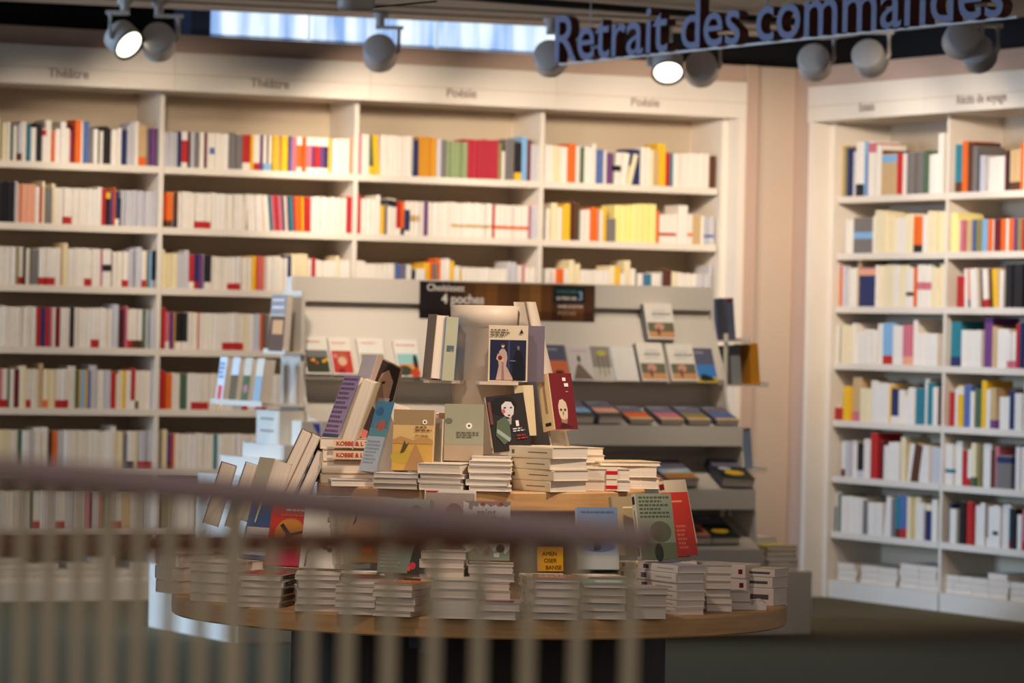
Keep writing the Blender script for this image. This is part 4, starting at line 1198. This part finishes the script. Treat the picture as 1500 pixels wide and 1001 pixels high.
for (px, c2, lb) in ((852, 'U', 'slate cover with a pale blue strip'), (893, 'S', 'slate cover with a salmon strip and dark foot'), (940, 'O', 'slate cover with an orange foot'), (985, 'P', 'slate cover with a rosy foot'), (1025, 'I', 'slate cover with an olive foot'), (1066, 'B', 'slate cover with a bright blue foot')):
    flat_g(px, 622, .165, .902, .115, .17, .02 + .02 * (px < 900), lb + ' lying on the second display shelf', gf(('r', 0, 0, 1, .5, c2), ('r', 0, .0, 1, .18, 'K' if px in (852, 893) else 'A')))
for (px, lb, fr, tk, yw) in ((960, 'slate book with peach foot lying at the left', gf(('r', 0, 0, 1, .4, 'S'), ('e', .5, .25, .2, .1, 'G')), .018, 0),
                            (1000, 'thick slate book with white and orange bands', gf(('r', 0, .32, 1, .55, (176, 206, 216)), ('r', 0, .06, 1, .32, (206, 140, 60)), ('e', .5, .42, .3, .05, 'W')), .035, .05),
                            (1080, 'thick black and yellow book tilted at the right end', gf(('r', 0, 0, 1, .6, (40, 44, 38)), ('e', .5, .3, .3, .12, 'Y'), ('e', .3, .5, .2, .08, 'L')), .04, -.1)):
    flat_g(px, 712, .05, .636, .155, .20, tk, lb + ' on the third display shelf', fr, slope=.40, yaw=yw)
for (px, lb, fr) in ((1024, 'slate book with orange photo', gf(('r', 0, .1, 1, .6, (222, 130, 90)), ('e', .6, .3, .25, .08, 'K'))), (1062, 'slate book with dark and yellow photo', gf(('r', 0, 0, 1, .6, (44, 56, 44)), ('e', .5, .3, .3, .1, 'Y')))):
    flat_g(px, 812, .0, .392, .14, .22, .03, lb + ' on the lowest display shelf', fr, slope=.42)
# banner
t = thing('promotion_banner', 'dark brown and gold banner hanging from the top of the display unit', 'banner', FG)
ba, bb_ = gpt(615, 412, .44), gpt(871, 420, .44)
zt_, zb_ = 1.497, 1.497 - 54 / F * 17.7
mb = MB()
n = 16
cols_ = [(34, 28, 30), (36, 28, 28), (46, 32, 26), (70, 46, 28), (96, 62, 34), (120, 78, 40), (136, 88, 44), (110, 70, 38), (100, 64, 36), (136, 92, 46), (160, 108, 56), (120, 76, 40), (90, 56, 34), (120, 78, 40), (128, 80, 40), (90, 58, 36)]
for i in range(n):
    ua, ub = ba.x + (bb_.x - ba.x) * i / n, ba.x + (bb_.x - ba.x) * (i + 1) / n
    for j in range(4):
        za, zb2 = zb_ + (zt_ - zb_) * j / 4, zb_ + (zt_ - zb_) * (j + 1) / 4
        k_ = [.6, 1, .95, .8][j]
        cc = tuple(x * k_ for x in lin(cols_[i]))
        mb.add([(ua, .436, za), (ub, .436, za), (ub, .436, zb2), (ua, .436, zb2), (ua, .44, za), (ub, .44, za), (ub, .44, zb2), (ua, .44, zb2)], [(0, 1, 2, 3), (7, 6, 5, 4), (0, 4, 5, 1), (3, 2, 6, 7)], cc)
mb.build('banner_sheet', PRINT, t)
mb = MB()
ka, kb = gpt(812, 420, .433).x, gpt(857, 420, .433).x
mb.box((ka, .4335, zt_ - .078), (kb, .4355, zt_ - .006), lin((30, 44, 44)))
mb.build('black_box', PRINT, t)
inkw = mat('white_print', (226, 214, 206), .6)
text_obj('lettering', 'Choisissez', .042, inkw, t, T(gpt(626, 420, .43).x, .4352, zt_ - .04) @ UP, .0005)
text_obj('lettering', '4 poches', .056, inkw, t, T(gpt(648, 430, .43).x, .4352, zt_ - .092) @ UP, .0015)
text_obj('lettering', '4 POCHES', .022, mat('teal_print', (96, 150, 150), .6), t, T(ka + .012, .4328, zt_ - .038) @ UP)
text_obj('lettering', 'LE PRIX DE', .020, inkw, t, T(ka + .012, .4328, zt_ - .066) @ UP, .0008)
text_obj('lettering', '3', .055, mat('pale_blue_print', (150, 180, 214), .6), t, T(kb - .036, .4328, zt_ - .066) @ UP, .001)
text_obj('lettering', 'DANS LE RAYON', .016, inkw, t, T(gpt(818, 450, .43).x, .4352, zt_ - .10) @ UP, .0006)
text_obj('lettering', 'POCHES', .024, mat('tan_print', (206, 170, 140), .6), t, T(gpt(818, 460, .43).x, .4352, zt_ - .132) @ UP, center=False)

# right end rack with books seen from the side
rack = thing('end_rack', 'narrow white rack with ledges on the right end of the display unit', 'rack', FG)
for (z_, l_) in ((1.27, .12), (1.075, .22), (.70, .22)):
    mb = MB()
    mb.box((UR + .014, .30, z_ - .008), (UR + l_, .62, z_))
    mb.box((UR + l_ - .006, .30, z_), (UR + l_, .62, z_ + .012))
    mb.build('ledge', M_GOND, rack)
for v_ in (.34, .58):
    mb = MB()
    mb.box((UR + .013, v_, .27), (UR + .028, v_ + .012, 1.30))
    mb.build('upright', M_GOND, rack)
ER = 'books on the right end rack'


def endbook(u, v, z, W, H, Tk, col, label, sgn=1, lean=.1, front=None, group=ER, spine=None):
    P_ = FG @ Vector((u, v, z))
    oa = AL if sgn > 0 else AL + PI
    return make_book(stand(P_, oa, lean, W, H), W, H, Tk, col, label, 'book', group, front=front, spine=spine)


endbook(UR + .05, .38, 1.2705, .13, .19, .03, (150, 146, 142), 'wavy grey book at the inner top of the right end rack') if False else None
endbook(UR + .065, .46, 1.2706 - .08 + .08, .13, .185, .035, (84, 88, 106), 'slate blue book on the top ledge of the right end rack', spine=[(.9, 0, 1, 1, 'M')])
endbook(UR + .15, .40, 1.0756, .13, .18, .045, (190, 126, 30), 'amber spined book on the middle ledge of the right end rack', spine=[(0, 0, 1, 1, (190, 126, 30))])
endbook(UR + .06, .42, 1.0756, .14, .17, .05, (132, 134, 132), 'grey book behind the amber one on the right end rack')
endbook(UR + .14, .44, .7006, .13, .18, .05, (120, 134, 160), 'blue-grey spined book on the lowest ledge of the right end rack', spine=[(0, 0, 1, 1, (120, 134, 160)), (.93, 0, 1, 1, (176, 70, 60))])
# magazines and flat piles on the right end of the plinth
for i, (u, v, n_, wv) in enumerate(((-.12, .16, 5, .15), (-.09, .42, 6, .17), (-.22, .30, 3, .15))):
    for k_ in range(n_):
        make_book(FG @ T(u, v, .271 + k_ * .022) @ Matrix.Rotation(.1 * i + random.uniform(-.05, .05), 4, 'Z') @ T(-wv / 2, 0, 0), wv, .21, .0215,
                  random.choice([(206, 204, 204), (150, 154, 160), (190, 180, 160), (224, 220, 214)]) if k_ < n_ - 1 else [(206, 190, 80), (222, 216, 206), (150, 160, 160)][i],
                  '%s book of the %s pile on the plinth right end' % (ORDN[k_], ['front', 'rear', 'inner'][i]), 'book', 'piles on the right end of the plinth')
# tall white leaflets holders seen as pale uprights between the shelves
for i, px in enumerate((1058, 1070)):
    q_ = gpt(px, 765, .2)
    mb = MB()
    mb.prism([(q_.x - .012, .50), (q_.x + .012, .50), (q_.x + .008, .60), (q_.x - .004, .61)], .2, .204)
    tag(mb.build('leaflet', M_GOND, None, FG), ['left', 'right'][i] + ' one of two pale pointed leaflets above the lowest display shelf', 'leaflet')

# left end rack lit by daylight
lr = thing('end_rack', 'white rack with ledges on the left end of the display unit, lit by daylight', 'rack', FG)
for (z_, l_, v0, v1) in ((1.185, .10, .28, .50), (.965, .20, .28, .82)):
    mb = MB()
    mb.box((UL - l_ - .012, v0, z_ - .01), (UL - .014, v1, z_))
    mb.box((UL - l_ - .012, v0, z_), (UL - l_ - .006, v1, z_ + .012))
    mb.build('ledge', M_GOND, lr)
mb = MB()
mb.box((UL - .03, .30, .27), (UL - .013, .50, 1.44))
mb.build('upright_panel', M_GOND, lr)
mb = MB()
mb.box((UL - .14, .27, .80), (UL - .014, .50, .94), bev=.008)
mb.build('side_box', M_GOND, lr)
for k_ in range(2):
    mb = MB()
    mb.box((UL - .1405, .31, .90 - .05 * k_), (UL - .14, .45, .908 - .05 * k_))
    mb.build('slot', M_TEXT, lr)
for k_, (l_, v1, z_) in enumerate(((.15, .62, .80), (.20, .74, .74), (.26, .84, .66))):
    mb = MB()
    mb.box((UL - l_, .2, z_ - .12 if k_ < 2 else .27), (UL - .014, v1, z_ - .001), bev=.01)
    mb.build('step', M_GOND, lr)
LR_ = 'books on the left end rack'
for k_, (v, c_, f_) in enumerate(((.74, (214, 224, 234), [('r', .2, 0, .8, .35, (226, 84, 70)), ('l', .1, .5, .9, .9, 4, 'B')]), (.60, (204, 196, 180), [('r', 0, 0, 1, .6, (110, 96, 70)), ('r', 0, .6, 1, 1, (210, 214, 216))]),
                                (.47, (206, 196, 176), [('r', 0, 0, 1, .6, (90, 104, 70)), ('e', .5, .3, .3, .1, (180, 120, 130))]), (.345, (214, 204, 186), [('r', 0, 0, 1, .6, (150, 170, 180))]))):
    endbook(UL - .16, v, .9656, .075, .185, .05, c_, '%s book from the left on the white left end rack' % ORDN[k_], -1, .12, f_, LR_)
endbook(UL - .085, .37, 1.1856, .15, .235, .03, (190, 180, 160), 'tall photo-covered book on the upper ledge of the left end rack', -1, .06,
        [('r', 0, 0, 1, .62, (104, 78, 66)), ('r', .2, .3, .9, .55, (214, 160, 110)), ('r', 0, .66, 1, 1, (150, 144, 146)), ('l', .1, .74, .9, .82, 1, 'W'), ('l', .1, .88, .9, .94, 1, 'W')], LR_)
# box with blue inside, open at the left of the second shelf
q_ = gpt(468, 625, .2)
t = thing('book_box', 'white box with a vivid blue face at the left of the display shelves', 'box', FG @ T(q_.x, .16, .70))
mb = MB()
mb.prism([(-.10, .08), (-.02, -.02), (.12, -.02), (.12, .20), (-.10, .20)], 0, .2)
mb.build('shell', M_GOND, t)
mb = MB()
mb.prism([(-.05, .19), (.0, .11), (.118, .11), (.118, .19)], -.003, 0, col=lin((70, 74, 190)))
mb.build('blue_face', PRINT, t)

# ------------------------------------------------------------------ flat piles at the foot of the wall cases
BG = 'flat piles on the bookcase bases'
for side, lst in (('L', ((14, 4), (40, 3), (66, 3), (92, 2), (120, 3), (150, 4), (185, 2), (212, 3))), ('R', ((1240, 3), (1275, 3), (1300, 3), (1332, 4), (1360, 4), (1392, 3), (1412, 3), (1436, 3), (1462, 4), (1495, 3)))):
    Fm = FL if side == 'L' else FR
    for i, (px, n_) in enumerate(lst):
        u = hit_w(px, 835, Fm, .03).x
        wv = .125 if side == 'L' else .17
        for k_ in range(n_):
            c_ = random.choice([(222, 214, 204), (206, 198, 186), (196, 196, 200), (216, 206, 190)])
            make_book(Fm @ T(u + random.uniform(-.006, .006), .13, .0865 + k_ * .03) @ Matrix.Rotation(random.uniform(-.05, .05), 4, 'Z') @ T(-wv / 2, 0, 0), wv, .20, .0295, c_,
                      '%s book up in floor-level pile %s of the %s wall' % (ORDN[k_], ['beside the corner', 'next'][0] if False else ORDN[i] + ' from the left', 'left' if side == 'L' else 'right'), 'book', BG)

# ------------------------------------------------------------------ hanging sign with cut-out letters
SZ = CAMZ + 1.152 - .004
s0, s1 = hit_z(815, 92, SZ), hit_z(1476, 23, SZ)
sd = (s1 - s0).normalized()
sn = Vector((sd.y, -sd.x, 0))
SM = Matrix(((sd.x, sn.x * -1, 0, s0.x), (sd.y, sn.y * -1, 0, s0.y), (0, 0, 1, SZ), (0, 0, 0, 1)))
if SM.determinant() < 0:
    SM = Matrix(((sd.x, sn.x, 0, s0.x), (sd.y, sn.y, 0, s0.y), (0, 0, 1, SZ), (0, 0, 0, 1)))
sign = thing('hanging_sign', 'sign of cut-out blue letters reading Retrait des commandes under the ceiling', 'sign', SM)
LEN = (s1 - s0).length
txt = 'Retrait des commandes'
full = text_mesh(txt, 1.0, 0, 0)
fw_ = max(v.co.x for v in full.vertices)
bpy.data.meshes.remove(full)
size = .205 / .72
sx = LEN / (fw_ * size)
for i, ch in enumerate(txt):
    if ch == ' ':
        continue
    pre = text_mesh(txt[:i + 1], size, 0, 0)
    rx = max(v.co.x for v in pre.vertices)
    bpy.data.meshes.remove(pre)
    me = text_mesh(ch, size, .021, .006 * size)
    gx = max(v.co.x for v in me.vertices)
    me.materials.clear()
    me.materials.append(M_LFACE)
    me.materials.append(M_LSIDE)
    for pl in me.polygons:
        pl.material_index = 0 if pl.normal.z > .9 else 1
    o = bpy.data.objects.new('letter', me)
    COL.objects.link(o)
    o.parent = sign
    o.matrix_local = T((rx - gx) * sx, 0, 0) @ UP @ Matrix.Diagonal((sx, 1, 1, 1))
mb = MB()
mb.box((-.02, .024, -.009), (LEN + .02, .030, .001))
mb.build('mounting_rail', mat('white_rail', (222, 212, 206), .6), sign)
for uu in (.25, LEN * .5, LEN - .25):
    mb = MB()
    mb.cyl((uu, .027, .004), (uu, .027, 2.70 - SZ), .003, 6)
    mb.build('hanging_wire', M_EDGE, sign)


# ------------------------------------------------------------------ spotlights
def spot(px, py, zc, aim, lit, label, rad=.073, length=.058, stem=None):
    c = hit_z(px, py, zc)
    a = (Vector((.62, -.55, -.55)) if aim is None else Vector((.02, -.62, -.66)) if isinstance(aim, int) else Vector(aim) - c).normalized()
    t = thing('spotlight', label, 'spotlight', T(*c), 'ceiling track spotlights')
    Q = a.to_track_quat('Z', 'Y').to_matrix().to_4x4()
    mb = MB()
    L = length
    mb.lathe([(0, -L), (rad * .86, -L), (rad * .97, -L * .9), (rad, -L * .7), (rad, L * .6), (rad * .96, L * .62)], 32, M=Q)
    mb.build('housing', M_LAMP, t, smooth=True)
    mb = MB()
    mb.lathe([(rad * 1.0, L * .6), (rad * 1.03, L * .75), (rad * .97, L * .8), (rad * .86, L * .6)], 32, M=Q)
    mb.build('front_ring', M_LAMPD if lit else M_LAMP, t, smooth=True)
    mb = MB()
    mb.lathe([(0, L * .63), (rad * .87, L * .62)], 32, M=Q)
    mb.build('lens', M_LIT if lit else M_LENS, t)
    side = Vector((a.y, -a.x, 0)).normalized() * (rad + .012)
    top = 2.70 - c.z
    mb = MB()
    mb.tube([side * .92, side + Vector((0, 0, .02)), side + Vector((0, 0, rad + .04))], .011, 8)
    mb.build('yoke', M_LAMP, t)
    mb = MB()
    mb.box((min(0, side.x) - .02, min(0, side.y) - .012, rad + .035), (max(0, side.x) + .02, max(0, side.y) + .012, rad + .05))
    mb.build('arm', M_LAMP, t)
    mb = MB()
    mb.cyl((0, 0, rad + .048), (0, 0, top - .02), .02, 12)
    mb.cyl((0, 0, top - .022), (0, 0, top), .035, 12)
    mb.build('stem', M_LAMP, t)
    return c, a


def wl(u, z, Fm=FL, w_=0.0):
    return Fm @ Vector((u, w_, z))


LZ = 2.52
KW = (1.0, .85, .69)
heads = [
    (182, 59, LZ, None, 1, 'lit spotlight at the left facing out over the table'),
    (232, 62, LZ, wl(.0, 1.95), 0, 'grey spotlight paired with the lit one at the left, aimed at the shelves'),
    (556, 78, LZ, wl(1.2, 1.9), 0, 'single grey spotlight seen against the blue window'),
    (806, 86, LZ, wl(2.2, 1.9), 0, 'grey spotlight half hidden by the first sign letter'),
    (978, 98, LZ - .02, 0, 1, 'lit spotlight below the word des'),
    (1027, 101, LZ - .02, wl(2.9, 1.9), 0, 'grey spotlight right beside the lit one below the word des'),
    (1193, 92, LZ, wl(.12, 1.75, FR), 0, 'grey round-faced spotlight nearest the corner on the right'),
    (1274, 86, LZ, wl(1.0, 1.85, FR), 0, 'grey spotlight below the middle of the word commandes'),
    (1408, 58, LZ + .02, wl(.2, 1.7, FR), 0, 'upper left one of the crossed spotlight pair at the right'),
    (1432, 78, LZ - .03, wl(2.0, 1.9, FR), 0, 'lower right one of the crossed spotlight pair at the right'),
]
EN = {232: 40, 556: 105, 806: 95, 1027: 80, 1193: 75, 1274: 60, 1432: 34, 1408: 20}
for (px, py, z_, aim, lit, lb) in heads:
    c, a = spot(px, py, z_, aim, lit, lb)
    e_ = EN.get(px, 14) * 0.76
    light('spot_beam', 'SPOT', c + a * .10, c + a * 2, e_, KW, spot_size=R(72 if not lit else 50), spot_blend=.9, shadow_soft_size=.05)
# further spotlights of the same tracks outside the frame
for u in (-1.6, -.7, .45):
    light('spot_beam', 'SPOT', wl(u, 2.6, FL, -1.1), wl(u + .1, 1.6), 36, KW, spot_size=R(75), spot_blend=.9, shadow_soft_size=.05)
light('spot_beam', 'SPOT', wl(1.9, 2.6, FR, -1.0), wl(1.8, 1.5, FR), 34, KW, spot_size=R(75), spot_blend=.9, shadow_soft_size=.05)
# cylindrical pendant cut by the top of the frame
c = at_y(521, 16, 13.0)
t = thing('pendant_spotlight', 'grey cylindrical lamp cut off by the top edge of the photo', 'spotlight', T(*c))
mb = MB()
mb.lathe([(0, 0), (.052, 0), (.059, .008), (.06, .02), (.06, .12), (0, .12)], 32)
mb.build('housing', M_LAMP, t, smooth=True)
mb = MB()
mb.cyl((0, 0, .12), (0, 0, 2.70 - c.z), .01, 8)
mb.build('stem', M_LAMP, t)
mb = MB()
e = at_y(640, 2, 13.0)
mb.cyl((.05, 0, .012), e - c, .003, 6)
mb.build('cable', M_TRACK, t)

# ------------------------------------------------------------------ blurred stair railing close to the camera
rail = thing('stair_railing', 'out-of-focus railing in the foreground with sloping handrail and thin uprights', 'railing', Matrix.Identity(4))
Y0 = 3.05
pts = [at_y(x, y, Y0) for x, y in ((-60, 680), (0, 688), (150, 702), (300, 717), (450, 735), (600, 754), (750, 770), (880, 783), (950, 790))]
mb = MB()
mb.tube(pts, .0108, 14)
mb.build('handrail', M_RAIL, rail)
mb = MB()
mb.tube([at_y(x, y, Y0 + .04) for x, y in ((-60, 797), (200, 797), (500, 794), (800, 790), (960, 788))], .0092, 12)
mb.build('lower_rail', M_RAIL2, rail)
for i, px in enumerate((-8, 35, 75, 117, 160, 205, 250, 297, 345, 398, 455, 511, 572, 637, 704, 775, 848, 925)):
    # uprights spaced along the turn of the stair; those at left reach the handrail, the others stop at the lower rail
    yt = 800 if px > 380 else 689 + (px * .115)
    a, b_ = at_y(px, yt, Y0 + .03), at_y(px - 3, 1060, Y0 + .03)
    mb = MB()
    mb.cyl((a.x, a.y, a.z), (b_.x, b_.y, 0.02), .0055 if px not in (160, 345) else .0078, 10)
    mb.build('upright', M_BAL, rail)
bpy.context.view_layer.update()
